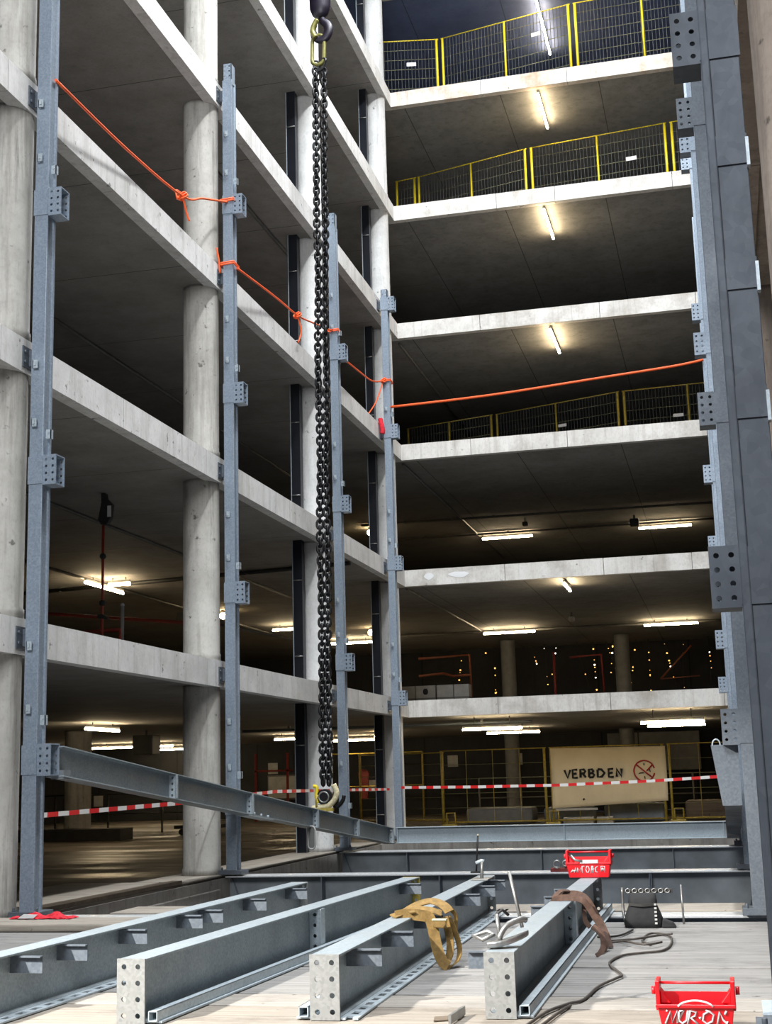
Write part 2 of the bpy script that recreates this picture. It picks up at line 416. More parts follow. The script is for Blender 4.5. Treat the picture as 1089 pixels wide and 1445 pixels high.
# ------------------------------------------------------------------ galvanised posts with brackets
BW, BD, BH = .150, .20, .295
def bracket(t, x0, sgn, y, zt, mat):
    """square hollow box with eight holes, open at the side away from the post"""
    a, b = (x0, x0 + BW) if sgn > 0 else (x0 - BW, x0)
    m = MB(); z0 = zt - BH; th = .012
    m.plate((a, y, z0), (1, 0, 0), (0, 0, 1), (0, 1, 0), 2, 4, BW / 2, BH / 4, .0145, th)
    m.plate((a, y + BD - th, z0), (1, 0, 0), (0, 0, 1), (0, 1, 0), 2, 4, BW / 2, BH / 4, .0145, th)
    m.box(a, b, y, y + BD, zt, zt + th); m.box(a, b, y, y + BD, z0 - th, z0)
    return m.build('bracket', mat, t)
def clip(t, c, axis, mat='galv_pale'):
    """small folded lug with a slot"""
    x, y, z = c; m = MB(); th = .008
    if axis == 'F':     # on the front face
        m.box(x - .03, x + .03, y - .05, y - .05 + th, z - .045, z + .045)
        m.box(x - .03, x - .022, y - .05, y, z - .045, z + .045); m.box(x - .012, x + .012, y - .062, y - .05, z - .02, z + .02)
    else:               # on the side face, axis = +1 / -1
        m.box(min(x, x + axis * .06), max(x, x + axis * .06), y, y + th, z - .05, z + .05)
        m.box(min(x + axis * .05, x + axis * .06), max(x + axis * .05, x + axis * .06), y, y + .05, z - .05, z + .05)
        m.cyl((x + axis * .03, y - .008, z + .015), (x + axis * .03, y, z + .015), .013, 8)
    return m.build('clip', mat, t)
def post(label, x0, y, ztop, brackets, sgn, mat='galv', w=.155, d=.19, slabs=(), no_box=(), base=True, zb=.02, cap=True):
    t = thing('steel_post', label, 'steel post', (x0 + w / 2, y + d / 2, zb))
    x1 = x0 + w; g = .018
    # open hat section: flat front, grooved sides
    prof = [(x0, y), (x1, y), (x1, y + .035), (x1 - g, y + .05), (x1 - g, y + d - .05), (x1, y + d - .035), (x1, y + d),
            (x0, y + d), (x0, y + d - .035), (x0 + g, y + d - .05), (x0 + g, y + .05), (x0, y + .035)]
    zc = ztop - (.28 if cap else 0)
    m = MB(); m.loft([[(px, py, z) for px, py in prof] for z in (zb, zc)]); m.build('shaft', mat, t, bevel=.004)
    if cap:
        m = MB(); m.plate((x0 + .008, y + .012, zc - .05), (1, 0, 0), (0, 0, 1), (0, 1, 0), 2, 4, (w - .016) / 2, .0825, .013, .01)
        for xx in (x0 + .008, x1 - .018): m.box(xx, xx + .01, y + .012, y + d - .02, zc - .05, zc + .28)
        m.build('splice_plate', mat, t)
    if base:
        m = MB(); m.box(x0 - .09, x1 + .09, y - .05, y + d + .06, zb, zb + .06)
        for bx in (x0 - .05, x1 + .05): m.cyl((bx, y - .02, zb + .055), (bx, y - .02, zb + .10), .015, 6)
        m.build('base_plate', 'galv_mid', t, bevel=.004)
    for zt in brackets:
        m = MB(); m.box(x0 - .006, x1 + .006, y - .012, y, zt - BH, zt); fp = m.build('fixing_plate', mat, t)
        if zt not in no_box: bracket(fp, x1 + .004 if sgn > 0 else x0 - .004, sgn, y, zt, mat)
        if cap or sgn > 0:
            for dz in (.36, 1.0):
                if zt + dz < ztop - .5: clip(t, (x0 + w * .45, y, zt + dz), 'F')
            if zt + .25 < ztop - .5: clip(t, (x1 if sgn > 0 else x0, y + .06, zt + .25), sgn)
    for zs in slabs:    # tie plate to the slab edge
        m = MB(); m.box(XL + .002, XL + .014, y - .06, y + .16, zs - .13, zs + .10); m.box(XL + .014, x0 + g, y + .07, y + .08, zs - .10, zs + .08)
        for zz in (-.07, .04): m.cyl((XL + .014, y - .02, zs + zz), (XL + .03, y - .02, zs + zz), .016, 6)
        m.build('tie_plate', 'galv_mid', t)
    return t
XP = -6.915
SL = [3. * k - .19 for k in range(1, 5)]
post('nearest left galvanised post, reaching out of the top of the picture', XP, 12.80, 15., [1.70, 4.69, 7.68, 10.67], 1, slabs=SL)
post('second galvanised post from the left, beside the round concrete column', XP, 18.65, 12.30, [1.13, 4.12, 7.11, 10.10], 1, slabs=SL, no_box=(1.13,))
post('third galvanised post from the left, just right of the hanging chain', XP, 24.50, 12.22, [.56, 3.55, 6.53, 9.51], 1, slabs=SL, no_box=(.56,))
post('fourth galvanised post from the left, at the corner of the two slabs', XP, 28.80, 12.15, [3.10, 6.02, 8.98, 11.95], 1, slabs=SL)
post('nearest right post, broad and dull grey, running the full height', .125, 7.15, 12., [2.38, 5.37, 8.36], -1, 'galv_dull_shaded', .20, .20, cap=False, zb=.0)
post('second post of the right row, half hidden by the dull near post', .107, 12.80, 14.5, [1.79, 4.73, 7.71, 10.7], -1, 'galv_mid', .175, cap=False)
post('third post of the right row, a thin pale strip behind the second', .09, 18.65, 14.5, [1.25, 4.20, 7.17, 10.15], -1, 'galv', .17, cap=False)
post('fourth post of the right row, a pale strip with small boxes', .07, 24.50, 14.6, [.66, 3.63, 6.57, 9.58, 12.5], -1, 'galv', .17, cap=False, no_box=(.66,))
post('last post of the right row, behind all the others', .05, 28.80, 13.0, [3.1, 6.0, 8.95], -1, 'galv', .17, cap=False)
# shims and splices on the near right post
t = [o for o in COL.objects if o.get('label', '').startswith('nearest right post')][0]
for z in (3.05, 3.75, 4.45):
    MB().box(.122, .328, 7.138, 7.15, z, z + .17).build('splice_plate', 'galv_dull_shaded', t)
    MB().box(.318, .335, 7.10, 7.16, z - .03, z + .13).build('clip', 'galv_pale', t)
MB().box(.122, .168, 7.132, 7.15, .03, 11.9).build('edge_strip', 'galv_dull_shaded', t, bevel=.008)

# ------------------------------------------------------------------ I-beams
def ibeam(m, p0, p1, w, h, tf=.012, tw=.009, up=(0, 0, 1)):
    """p0,p1: centre of the underside at both ends"""
    p0, p1 = Vector(p0), Vector(p1); u = Vector(up); d = (p1 - p0).normalized(); a = d.cross(u).normalized()
    hw, ht = w / 2, tw / 2
    prof = [(-hw, 0), (hw, 0), (hw, tf), (ht, tf), (ht, h - tf), (hw, h - tf), (hw, h), (-hw, h), (-hw, h - tf), (-ht, h - tf), (-ht, tf), (-hw, tf)]
    return m.prism(prof, p0, p1, a, u)
def zr(y): return 1.39 - (y - 12.87) * .097      # underside of the ramp rails
# left ramp rail, hanging on the chain
t = thing('ramp_rail', 'long sloping galvanised I-beam hanging on the chain along the left posts', 'steel beam', (-6.655, 12.99, zr(12.99)))
ibeam(MB(), (-6.655, 12.99, zr(12.99)), (-6.655, 27.25, zr(27.25)), .2, .31, .014, .01).build('beam', 'galv_beam', t, bevel=.003)
for y in (15.95, 18.75, 21.95, 24.5, 27.15):
    m = MB(); z0 = zr(y) + .016
    m.plate((-6.645, y, z0), (1, 0, 0), (0, 0, 1), (0, 1, 0), 1, 4, .085, .278 / 4, .015, .012); m.box(-6.565, -6.55, y, y + .06, z0, z0 + .278)
    m.build('stiffener_plate', 'galv_pale', t)
m = MB(); m.box(-6.70, -6.56, 13.0, 13.16, zr(13) - .02, zr(13) + .07); m.build('end_shoe', 'steel_dark', t)
m = MB(); m.prism([(-.10, -.012), (.10, -.012), (.10, 0), (-.10, 0)], (-6.655, 18.6, zr(18.6)), (-6.655, 19.7, zr(19.7)), (1, 0, 0), (0, 0, 1))
for y in (18.9, 19.2, 19.5): m.cyl((-6.58, y, zr(y) + .01), (-6.58, y, zr(y) + .05), .018, 6)
m.build('splice_plate', 'galv_pale', t)
# right ramp rail, seen from its low end
t = thing('ramp_rail', 'sloping steel rail under the lowest box of the right row, with tapered end plate', 'steel beam', (-.02, 12.98, 0))
m = MB(); L = []
for y, zt, zb_, xa, xb in ((13.0, 1.47, .97, -.07, .085), (27.2, .31, .0, -.14, .10)): L.append([(xa, y, zb_), (xb, y, zb_), (xb, y, zt), (xa, y, zt)])
m.loft(L).build('beam', 'galv_mid', t, bevel=.004)
m = MB(); m.loft([[(-.155, yy, 1.49), (.085, yy, 1.49), (.085, yy, .95), (-.085, yy, .95)] for yy in (12.98, 12.995)]); m.build('end_plate', 'galv_mid', t)
m = MB(); m.tube([(-.14, 12.985, 1.48)] + [(-.105 - .035 * math.cos(a), 12.985, 1.49 + .05 * math.sin(a)) for a in [PI * i / 8 for i in range(9)]] + [(-.07, 12.985, 1.48)], .007, 6); m.build('lifting_loop', 'galv_pale', t)
# back rail between both
t = thing('cross_rail', 'pale galvanised I-beam lying across the back between the two ramp rails', 'steel beam', (-3.3, 27.35, 0))
ibeam(MB(), (-6.55, 27.4, .004), (-.15, 27.4, .004), .2, .31, .014, .01).build('beam', 'galv_pale', t, bevel=.003)
m = MB()
for x in (-6.52, -.2): m.box(x, x + .012, 27.305, 27.395, .02, .30)
m.box(-3.2, -3.188, 27.305, 27.395, .02, .30); m.build('stiffener_plate', 'galv_pale', t)

# pit crossbeams
def crossbeam(label, y, x0, x1, h, w, stiff, dz=0.):
    t = thing('crossbeam', label, 'steel beam', ((x0 + x1) / 2, y, -h + dz))
    m = MB(); hw = w / 2
    m.box(x0, x1, y - hw, y + hw, dz - .022, dz); m.build('top_flange', 'flange', t, bevel=.004)
    m = MB(); m.box(x0, x1, y - .007, y + .007, dz - h + .02, dz - .022); m.build('web', 'steel_dark', t)
    MB().box(x0, x1, y - hw, y + hw, dz - h, dz - h + .02).build('bottom_flange', 'steel_dark', t)
    for s in stiff: MB().box(s, s + .014, y - hw + .02, y - .007, dz - h + .02, dz - .022).build('stiffener_plate', 'galv_mid', t)
    for s, e in ((x0 + .03, .22), (x1 - .25, -.22)):
        m = MB(); a = s if e > 0 else s + .22
        m.loft([[(a + e, yy, dz - h + .02), (a + e + .02, yy, dz - h + .02), (a + .02, yy, dz - .022), (a, yy, dz - .022)] for yy in (y - .05, y - .04)])
        m.build('end_brace', 'galv_mid', t)
    return t
crossbeam('dark steel crossbeam in the pit below the third post, farthest of the pit beams', 24.72, -6.93, .3, .62, .42, (-5.7, -3.3, -1.05))
crossbeam('dark steel crossbeam across the pit at the second post, with worn bright flange', 18.86, -6.93, .3, .62, .42, (-5.55, -3.9, -1.12, -1.1))
crossbeam('steel crossbeam along the back edge of the timber deck', 13.15, -6.93, .3, .6, .34, (-5., -2.6))
lone('timber_board', MB().box(-6.2, .05, 13.34, 14.05, -.05, .012), 'board', 'long pale timber board lying just behind the deck crossbeam', 'board', bevel=.006)

# ------------------------------------------------------------------ timber deck
cuts = [12.45, 12.06, 10.88, 9.60, 8.37, 7.95, 6.75, 5.5]
names = ['narrow grey board at the far edge of the timber deck, by the gap', 'grey deck board carrying the black bag and the cable loops', 'grey deck board third from the far edge, under the cable',
         'grey deck board fourth from the far edge, knots and dark specks on it', 'narrow tan deck board just behind the nearer red toolbox', 'tan deck board under the nearer red toolbox', 'tan deck board at the very bottom of the picture']
for i, (a, b) in enumerate(zip(cuts, cuts[1:])):
    mt = ['plank_grey', 'plank_grey', 'plank_grey', 'plank_grey', 'plank_pale', 'plank_tan', 'plank_tan'][i]
    lone('deck_board', MB().box(XL + .05, XR - .02, b + (.012, .018, .034, .055, .006, .03, .03)[i], a - .003, -.05 - .004 * (i % 2), -.004 * (i % 2)), mt, names[i], 'board', 'boards of the timber deck', bevel=.005)

# ------------------------------------------------------------------ galvanised beams lying on the deck
def deck_beam(label, x, y0, length, rotz, lugs, lug_side, tube_side, splice=(), plate=True, far_plate=True, slots=False, yellow_end=False, w=.16, h=.335):
    """local frame: origin at the near end, underside centre, length along +Y"""
    t = thing('steel_beam', label, 'steel beam', (x, y0, 0.), rotz); kw = dict(local=True)
    m = MB(); ibeam(m, (0, .0, .004), (0, length, .004), w, h, .012, .009); m.build('beam', 'galv_beam', t, bevel=.003, **kw)
    if plate:
        m = MB(); m.plate((-w / 2 - .003, -.014, .0), (1, 0, 0), (0, 0, 1), (0, 1, 0), 2, 4, (w + .006) / 2, (h + .006) / 4, .0145, .014); m.build('end_plate', 'end_plate', t, **kw)
    if far_plate:
        m = MB(); m.plate((-w / 2 - .003, length, .0), (1, 0, 0), (0, 0, 1), (0, 1, 0), 2, 4, (w + .006) / 2, (h + .006) / 4, .0145, .014); m.build('end_plate', 'yellow_worn' if yellow_end else 'end_plate', t, **kw)
    s = tube_side
    if s:      # bottom ledge with a square tube on it
        m = MB(); a, b = sorted((s * w / 2, s * (w / 2 + .09))); m.box(a, b, .02, length + .25, .002, .014); bl = m.build('bottom_ledge', 'galv_pale', t, bevel=.002, **kw)
        q0, q1 = sorted((s * (w / 2 + .018), s * (w / 2 + .072))); r = MB(); e = .005
        z0, z1 = .014, .068
        for bx in ((q0, q1, z0, z0 + e), (q0, q1, z1 - e, z1), (q0, q0 + e, z0, z1), (q1 - e, q1, z0, z1)): r.box(bx[0], bx[1], .0, length + .2, bx[2], bx[3])
        r.build('square_tube', 'galv_pale', bl, **kw)
    if slots:  # perforated ledge on the right
        m = MB(); n = int((length - .1) / .16)
        m.box(w / 2, w / 2 + .03, .0, length + .2, .002, .012); m.box(w / 2 + .07, w / 2 + .10, .0, length + .2, .002, .012)
        for i in range(n + 2): m.box(w / 2 + .03, w / 2 + .07, .05 + .16 * i, .12 + .16 * i, .002, .012)
        m.build('slotted_ledge', 'galv_pale', t, **kw)
    for y in lugs:
        m = MB(); a, b = sorted((lug_side * .005, lug_side * (w / 2 + .135)))
        m.box(a, b, y, y + .008, h - .115, h - .02); m.box(a, b, y - .03, y + .008, h - .026, h - .018); m.build('lug', 'galv_mid', t, **kw)
    for y in splice:
        m = MB()
        for yy in (y, y + .09): m.plate((.006, yy, .018), (1, 0, 0), (0, 0, 1), (0, 1, 0), 1, 4, .085, (h - .03) / 4, .014, .012)
        m.box(.084, .096, y, y + .10, .02, h - .012); m.build('splice_plate', 'galv_pale', t, **kw)
    return t
deck_beam('leftmost galvanised beam on the deck, running out of the picture at left', -4.22, 5.6, 7.15, R(-1.75), (2.0, 2.55, 3.4, 4.35, 4.75, 5.7, 6.75), 1, 0, plate=False, slots=True)
deck_beam('second galvanised beam from the left on the deck, eight-hole end plate and splice midway', -3.255, 7.30, 5.95, R(-2.1), (5.5,), 1, 1, splice=(2.95,), yellow_end=True)
deck_beam('third galvanised beam on the deck, with the tan sling over it', -2.215, 7.50, 5.85, R(1.1), (.45, 1.35, 2.4, 4.1, 4.95, 5.6), 1, -1, slots=True)
deck_beam('rightmost galvanised beam on the deck, with clamp and brown strap on it', -1.275, 7.62, 5.6, R(.35), (.25, 2.9, 3.7, 4.4), -1, 1, splice=(3.1,))

# ------------------------------------------------------------------ hoist: hook block, chain sling
HX, HY, DZ = -6.42, 22.5, .78
t = thing('hook_block', 'dark violet crane hook block at the top edge of the picture', 'crane hook', (HX, HY, 14.6 + DZ))
m = MB(); sec = []
for z, rx, ry in ((15.4 + DZ, .20, .14), (15.0 + DZ, .21, .15), (14.62 + DZ, .20, .14), (14.48 + DZ, .15, .11), (14.42 + DZ, .08, .07)):
    sec.append([(HX + .02 + rx * math.cos(a), HY + ry * math.sin(a), z) for a in [2 * PI * i / 20 for i in range(20)]])
m.loft(sec, True, True, True).build('housing', 'hook_blue', t)
hk = [(HX + .04, HY, 14.45 + DZ), (HX + .06, HY, 14.36 + DZ), (HX + .15, HY, 14.26 + DZ), (HX + .17, HY, 14.12 + DZ), (HX + .10, HY, 14.0 + DZ), (HX - .01, HY, 13.98 + DZ), (HX - .09, HY, 14.06 + DZ), (HX - .12, HY, 14.18 + DZ), (HX - .07, HY, 14.30 + DZ)]
hp = smooth_pts(hk, 5); m = MB(); loops = []
for i, p in enumerate(hp):
    d = (hp[min(i + 1, len(hp) - 1)] - hp[max(i - 1, 0)]).normalized(); a = Vector((0, 1, 0)); b = d.cross(a).normalized()
    f = i / (len(hp) - 1); r = .055 + .035 * math.sin(PI * min(1, f * 1.3)) if f < .75 else .08 - .05 * (f - .75) / .25
    loops.append([p + a * (math.cos(q) * r * .7) + b * (math.sin(q) * r) for q in [2 * PI * k / 12 for k in range(12)]])
m.loft(loops, True, True, True).build('hook', 'hook_blue', t)
m = MB(); m.tube(smooth_pts([(HX - .03, HY - .06, 14.36 + DZ), (HX - .10, HY - .06, 14.24 + DZ), (HX - .12, HY - .06, 14.12 + DZ), (HX - .06, HY - .06, 14.0 + DZ)], 4), .05, 8); m.build('safety_latch', 'hook_olive', t)

def stadium(c, ax, side, L, W, n=7):
    """closed centre line of an oblong link: long axis ax, short axis side"""
    c, ax, side = Vector(c), Vector(ax).normalized(), Vector(side).normalized(); r = W / 2; s = L / 2 - r; pts = []
    for k in range(n): a = PI * k / (n - 1); pts.append(c + ax * (s + r * math.sin(a)) + side * (r * math.cos(a)))
    for k in range(n): a = PI + PI * k / (n - 1); pts.append(c + ax * (-s + r * math.sin(a)) + side * (r * math.cos(a)))
    return pts
t = thing('chain_sling', 'two long black chains hanging from the crane hook down to the sloping beam', 'chain', (HX - .1, HY, .8))
tail = Vector((HX - .18, HY, 1.16)); head = Vector((HX - .03, HY, 13.42 + DZ))
m = MB(); m.tube(stadium((HX - .035, HY, 13.78 + DZ), (.04, 0, 1), (1, 0, 0), .60, .23, 8), .038, 8, True); m.build('master_link', 'hook_olive', t)
m = MB(); m.tube(stadium((HX - .06, HY + .01, 13.46 + DZ), (-.3, 0, 1), (1, .3, 0), .24, .13, 7), .02, 8, True)
m.tube(stadium((HX + .03, HY - .02, 13.46 + DZ), (.35, 0, 1), (1, -.3, 0), .26, .13, 7), .022, 8, True)
m.box(HX - .06, HX + .07, HY - .03, HY + .03, 13.32 + DZ, 13.40 + DZ); m.tube(stadium((HX - .01, HY, 13.28 + DZ), (.1, 0, 1), (1, 0, .1), .2, .12, 7), .02, 8, True); m.build('coupling_links', 'chain', t)
for s in (0, 1):
    m = MB(); a = head + Vector((-.06 + .15 * s, -.02 + .04 * s, -.02)); b = tail + Vector((-.015 + .10 * s, 0, .05))
    n = 122; d = (b - a); step = d.length / n
    for i in range(n):
        c = a + d * ((i + .5) / n); c.x += .012 * math.sin(i * .21 + s * 2) * math.sin(PI * i / n)
        ang = (i % 2) * PI / 2 + .55 + .25 * math.sin(i * .37 + s)
        m.tube(stadium(c, d, (math.cos(ang), math.sin(ang), 0), step * 1.5, .098, 5), .0245, 5, True)
    m.build('chain', 'chain', t)
# lower hooks
zt = zr(22.5) + .31
m = MB(); m.cyl((HX - .17, HY - .05, 1.0), (HX - .17, HY + .05, 1.0), .13, 20); m.build('chain_shortener', 'chain', t)
m = MB(); c = (HX - .17, HY - .075, 1.0); m.tube([(c[0] + .085 * math.cos(a), c[1], c[2] + .085 * math.sin(a)) for a in [2 * PI * i / 16 for i in range(16)]], .014, 6, True); m.build('shortener_rim', 'zinc_tool', t)
m = MB(); m.tube(smooth_pts([(HX - .36, HY - .03, 1.18), (HX - .30, HY - .03, 1.16), (HX - .31, HY - .03, 1.0), (HX - .28, HY - .03, .90)], 4), .03, 8); m.build('hook_latch', 'yellow', t)
hp = smooth_pts([(HX - .01, HY - .03, 1.2), (HX + .04, HY - .03, 1.08), (HX + .01, HY - .03, .96), (HX - .10, HY - .03, .86), (HX - .24, HY - .03, zt + .07), (HX - .38, HY - .03, zt + .05)], 4)
m = MB(); m.tube(hp, .05, 8); m.build('hook', 'cream', t)
m = MB(); m.ribbon([(HX - .28, HY - .03, zt + .028), (HX - .02, HY - .03, zt + .028)], .10, .05, (0, 1, 0)); m.build('load_pad', 'yellow_worn', t)
m = MB(); m.tube(smooth_pts([(HX + .16, HY, 1.02), (HX + .13, HY, .92), (HX + .02, HY, zt + .05)], 4), .035, 8); m.build('spare_hook', 'chain', t)
m = MB(); m.tube(smooth_pts([(-6.56, 21.9, zr(21.9) + .335), (-6.55, 21.85, zr(21.9) + .45), (-6.54, 21.9, zr(21.9) + .52)], 4), .018, 6)
lone('tie_strap', m, 'yellow_worn', 'short yellow strap end standing on the sloping beam left of the hook', 'strap')
t = thing('load_tag', 'small pale oblong tag hanging under the sloping beam', 'tag', (-6.56, 21.6, .2))
m = MB(); m.tube(stadium((-6.56, 21.6, .38), (0, 0, 1), (1, 0, 0), .36, .12, 6), .014, 6, True); m.build('rim', 'white_dirty', t)
MB().box(-6.61, -6.51, 21.596, 21.604, .22, .54).build('plate', 'grey_box', t)

# ------------------------------------------------------------------ orange ropes
def rope(label, pts, r=.0165, tails=(), knots=(), wraps=()):
    t = thing('rope', label, 'rope', pts[0])
    m = MB(); m.tube(smooth_pts(pts, 5), r, 8); m.build('line', 'orange', t)
    for q in tails: MB().tube(smooth_pts(q, 4), r * .85, 7).build('loose_end', 'orange', t)
    for k in knots:
        m = MB()
        for i in range(3): m.tube([Vector(k) + Vector((.07 * math.cos(a) * (1 - .2 * i), .05 * math.sin(a), .05 * math.sin(a + i))) for a in [2 * PI * j / 10 for j in range(10)]], r * .8, 6, True)
        m.build('knot', 'orange', t)
    for (x, y, z, w, d) in wraps:
        m = MB()
        for i in range(2):
            m.tube([(x - w, y - d, z + .03 * i), (x + w, y - d, z + .03 * i + .01), (x + w, y + .19 + d, z + .03 * i), (x - w, y + .19 + d, z + .03 * i)], r * .8, 6, True)
        m.build('wrap', 'orange', t)
XC = XP + .078
rope('orange rope from the first left post to the second, knotted in front of the column', [(-6.75, 12.9, 9.02), (-6.85, 15.0, 9.18), (-6.92, 17.05, 9.42), (-6.95, 17.9, 9.75), (-6.84, 18.62, 9.98)],
     tails=[[(-6.92, 17.05, 9.42), (-6.90, 17.15, 9.2), (-6.88, 17.2, 9.1)], [(-6.92, 17.1, 9.45), (-7.0, 17.0, 9.5), (-6.98, 17.0, 9.36)]], knots=[(-6.92, 17.05, 9.42)], wraps=[(XC, 18.65, 10.0, .10, .03)])
rope('orange rope from the second left post to the third, with a hanging loose end', [(-6.73, 18.75, 8.95), (-6.86, 21.0, 9.28), (-6.94, 22.5, 9.46), (-6.94, 23.4, 9.62), (-6.84, 24.47, 9.78)],
     tails=[[(-6.94, 22.5, 9.46), (-6.90, 22.6, 9.2), (-6.93, 22.5, 8.95)], [(-7.0, 18.6, 9.25), (-6.97, 18.62, 9.05), (-6.96, 18.63, 8.85)]], knots=[(-6.94, 22.5, 9.46)], wraps=[(XC, 24.5, 9.78, .10, .03), (XC, 18.65, 8.98, .10, .03)])
rope('orange rope from the third left post to the corner post', [(-6.73, 24.6, 9.30), (-6.8, 26.2, 9.48), (-6.86, 27.6, 9.66), (-6.88, 28.75, 9.98)],
     tails=[[(-6.88, 28.7, 9.96), (-6.95, 28.3, 9.4), (-7.05, 27.9, 9.0)]], knots=[(-6.87, 28.7, 9.98)], wraps=[(XC, 28.8, 9.98, .10, .03)])
rope('orange rope stretched straight across from the corner post to the right row', [(-6.74, 28.76, 9.37), (-4.5, 28.72, 9.42), (-2.0, 28.70, 9.58), (-.55, 28.70, 9.68), (.07, 28.74, 9.77)], .028)
t = thing('rag', 'small knotted red cloth stuffed behind the corner post at the third slab', 'cloth', (-6.99, 28.55, 9.0))
m = MB(); m.tube(smooth_pts([(-6.95, 28.62, 9.08), (-6.93, 28.6, 8.98), (-6.90, 28.6, 8.82), (-6.91, 28.6, 8.74)], 4), .055, 7); m.build('cloth', 'red_cloth', t)

# ------------------------------------------------------------------ barrier tape
m = MB(); pts = [(-6.99, 13.0, .99), (-7.0, 17.0, 1.03), (-7.01, 21.2, 1.12), (-7.01, 25.9, 1.08), (-7.0, 28.9, 1.05)]
m.ribbon(pts, .05, .004, (0, 0, 1)); lone('barrier_tape', m, 'tape_y', 'red and white barrier tape running behind the left posts', 'tape')
m = MB(); m.ribbon([(-6.75, 28.78, 1.08), (-5.0, 28.0, 1.06), (-3.3, 27.6, 1.055), (-1.5, 27.2, 1.09), (-.15, 26.9, 1.145)], .055, .004, (0, 0, 1)); lone('barrier_tape', m, 'tape_x', 'red and white barrier tape crossing in front of the banner', 'tape')

# ------------------------------------------------------------------ fences
def rod(m, p0, p1, r): m.cyl(p0, p1, r, 5, smooth=True)
def fence_panel(label, p0, p1, z, h=1.95, mid=True, sign=None, mat='yellow', cell=.085, bottom=.10, group=None, wire='wire_dark', rails=6):
    p0, p1 = Vector((*p0, z)), Vector((*p1, z)); d = p1 - p0; n = d.normalized(); e = Vector((0, 0, 1)); L = d.length
    t = thing('site_fence', label, 'fence', tuple(p0), 0, group)
    for a in ([0, .5, 1] if mid else [0, 1]):
        q = p0 + n * (L * a + (.05 if a == 0 else -.05 if a == 1 else 0))
        m = MB(); rod(m, q, q + e * h, .035 if a != .5 else .028); m.cyl(q + e * 0, q + e * .02, .09, 8); m.build('upright', mat, t)
    m = MB(); rod(m, p0 + e * h, p1 + e * h, .015); m.build('top_rail', mat, t)
    m = MB(); rod(m, p0 + e * bottom, p1 + e * bottom, .022); m.build('bottom_rail', mat, t)
    m = MB()
    for i in range(rails):
        zz = bottom + (h - bottom) * (i + 1) / (rails + 1); rod(m, p0 + e * zz, p1 + e * zz, .008)
    m.build('cross_wires', 'wire', t)
    if cell:
        m = MB(); k = int(L / cell); off = n.cross(e) * .012
        for i in range(1, k):
            q = p0 + n * (L * i / k) + off; v = [q + e * bottom, q + e * h]; m.cyl(v[0], v[1], .0075, 4, caps=False)
        m.build('mesh_wires', wire, t)
    if sign:
        a, zz, w, hh = sign; c = p0 + n * (L * a) - n.cross(e) * -.03
        m = MB(); m.loft([[c + n * u + e * v + n.cross(e) * w_ for u, v in ((-w / 2, zz), (w / 2, zz), (w / 2, zz + hh), (-w / 2, zz + hh))] for w_ in (-.004, .004)]); m.build('sign_plate', 'white', t)
    return t
g = 'yellow mesh fence panels on the top floor'
fence_panel('leftmost yellow mesh fence panel on the top floor, small white plate on it', (-8.3, 31.6), (-5.97, 32.05), 18, 1.98, False, (.70, 1.25, .24, .10), group=g)
fence_panel('long yellow mesh fence panel in the middle of the top floor', (-5.91, 32.05), (-2.50, 31.35), 18, 1.98, True, (.74, 1.35, .24, .10), group=g)
fence_panel('yellow mesh fence panel at the right of the top floor', (-2.43, 31.35), (.9, 31.2), 18, 1.98, True, group=g)
g = 'yellow mesh fence panels on the fifth floor'
fence_panel('short yellow mesh fence panel at the left end of the fifth floor', (-7.6, 33.7), (-7.0, 33.6), 15, 1.98, False, group=g)
fence_panel('yellow mesh fence panel at the left of the fifth floor', (-6.97, 33.6), (-3.92, 32.75), 15, 1.98, True, (.45, .85, .22, .09), group=g)
fence_panel('yellow mesh fence panel in the middle of the fifth floor', (-3.85, 32.75), (-.39, 32.35), 15, 1.98, True, (.74, 1.15, .26, .10), group=g)
fence_panel('yellow mesh fence panel at the right of the fifth floor', (-.32, 32.35), (2.6, 32.1), 15, 1.98, True, group=g)
g = 'dim yellow mesh fence panels on the third floor'
fence_panel('dim yellow mesh fence panel at the left of the third floor', (-8.2, 36.9), (-5.62, 36.2), 9, 1.98, True, mat='yellow_worn', group=g)
fence_panel('dim yellow mesh fence panel in the middle of the third floor', (-5.55, 36.2), (-2.10, 35.0), 9, 1.98, True, (.55, 1.3, .24, .08), mat='yellow_worn', group=g)
fence_panel('dim yellow mesh fence panel at the right of the third floor', (-2.03, 35.0), (1.3, 34.8), 9, 1.98, True, (.42, 1.15, .26, .08), mat='yellow_worn', group=g)
g = 'yellow mesh fence panels on the ground floor'
fence_panel('yellow fence panel on the ground floor, left of the banner', (-7.45, 36.3), (-4.62, 36.3), 0, 1.95, False, mat='yellow_worn', cell=.7, rails=4, wire='yellow_worn', group=g)
fence_panel('yellow fence panel on the ground floor that carries the cloth banner', (-4.55, 36.3), (-1.60, 36.3), 0, 1.95, False, mat='yellow_worn', cell=.7, rails=4, wire='yellow_worn', group=g)
fence_panel('yellow fence panel on the ground floor, right of the banner', (-1.53, 36.3), (1.6, 36.3), 0, 1.95, False, mat='yellow_worn', cell=.7, rails=4, wire='yellow_worn', group=g)
fence_panel('faint yellow fence panel behind the corner post on the ground floor', (-10.4, 39.0), (-7.8, 38.6), 0, 1.95, False, mat='yellow_worn', cell=.6, rails=5, wire='yellow_worn', group=g)
for x, lab in ((-7.3, 'left'), (-4.6, 'middle'), (-1.45, 'right')):
    t = thing('fence_foot', 'yellow fence foot block on the ground floor, %s of the three' % lab, 'fence foot', (x, 36.15, 0))
    m = MB(); m.box(x - .08, x + .30, 36.05, 36.25, 0, .07); m.build('block', 'yellow_worn', t, bevel=.01)
    m = MB(); m.tube([(x + .02, 36.15, .06), (x + .02, 36.15, .34), (x + .24, 36.15, .34), (x + .24, 36.15, .06)], .022, 6); m.build('handle', 'yellow_worn', t)

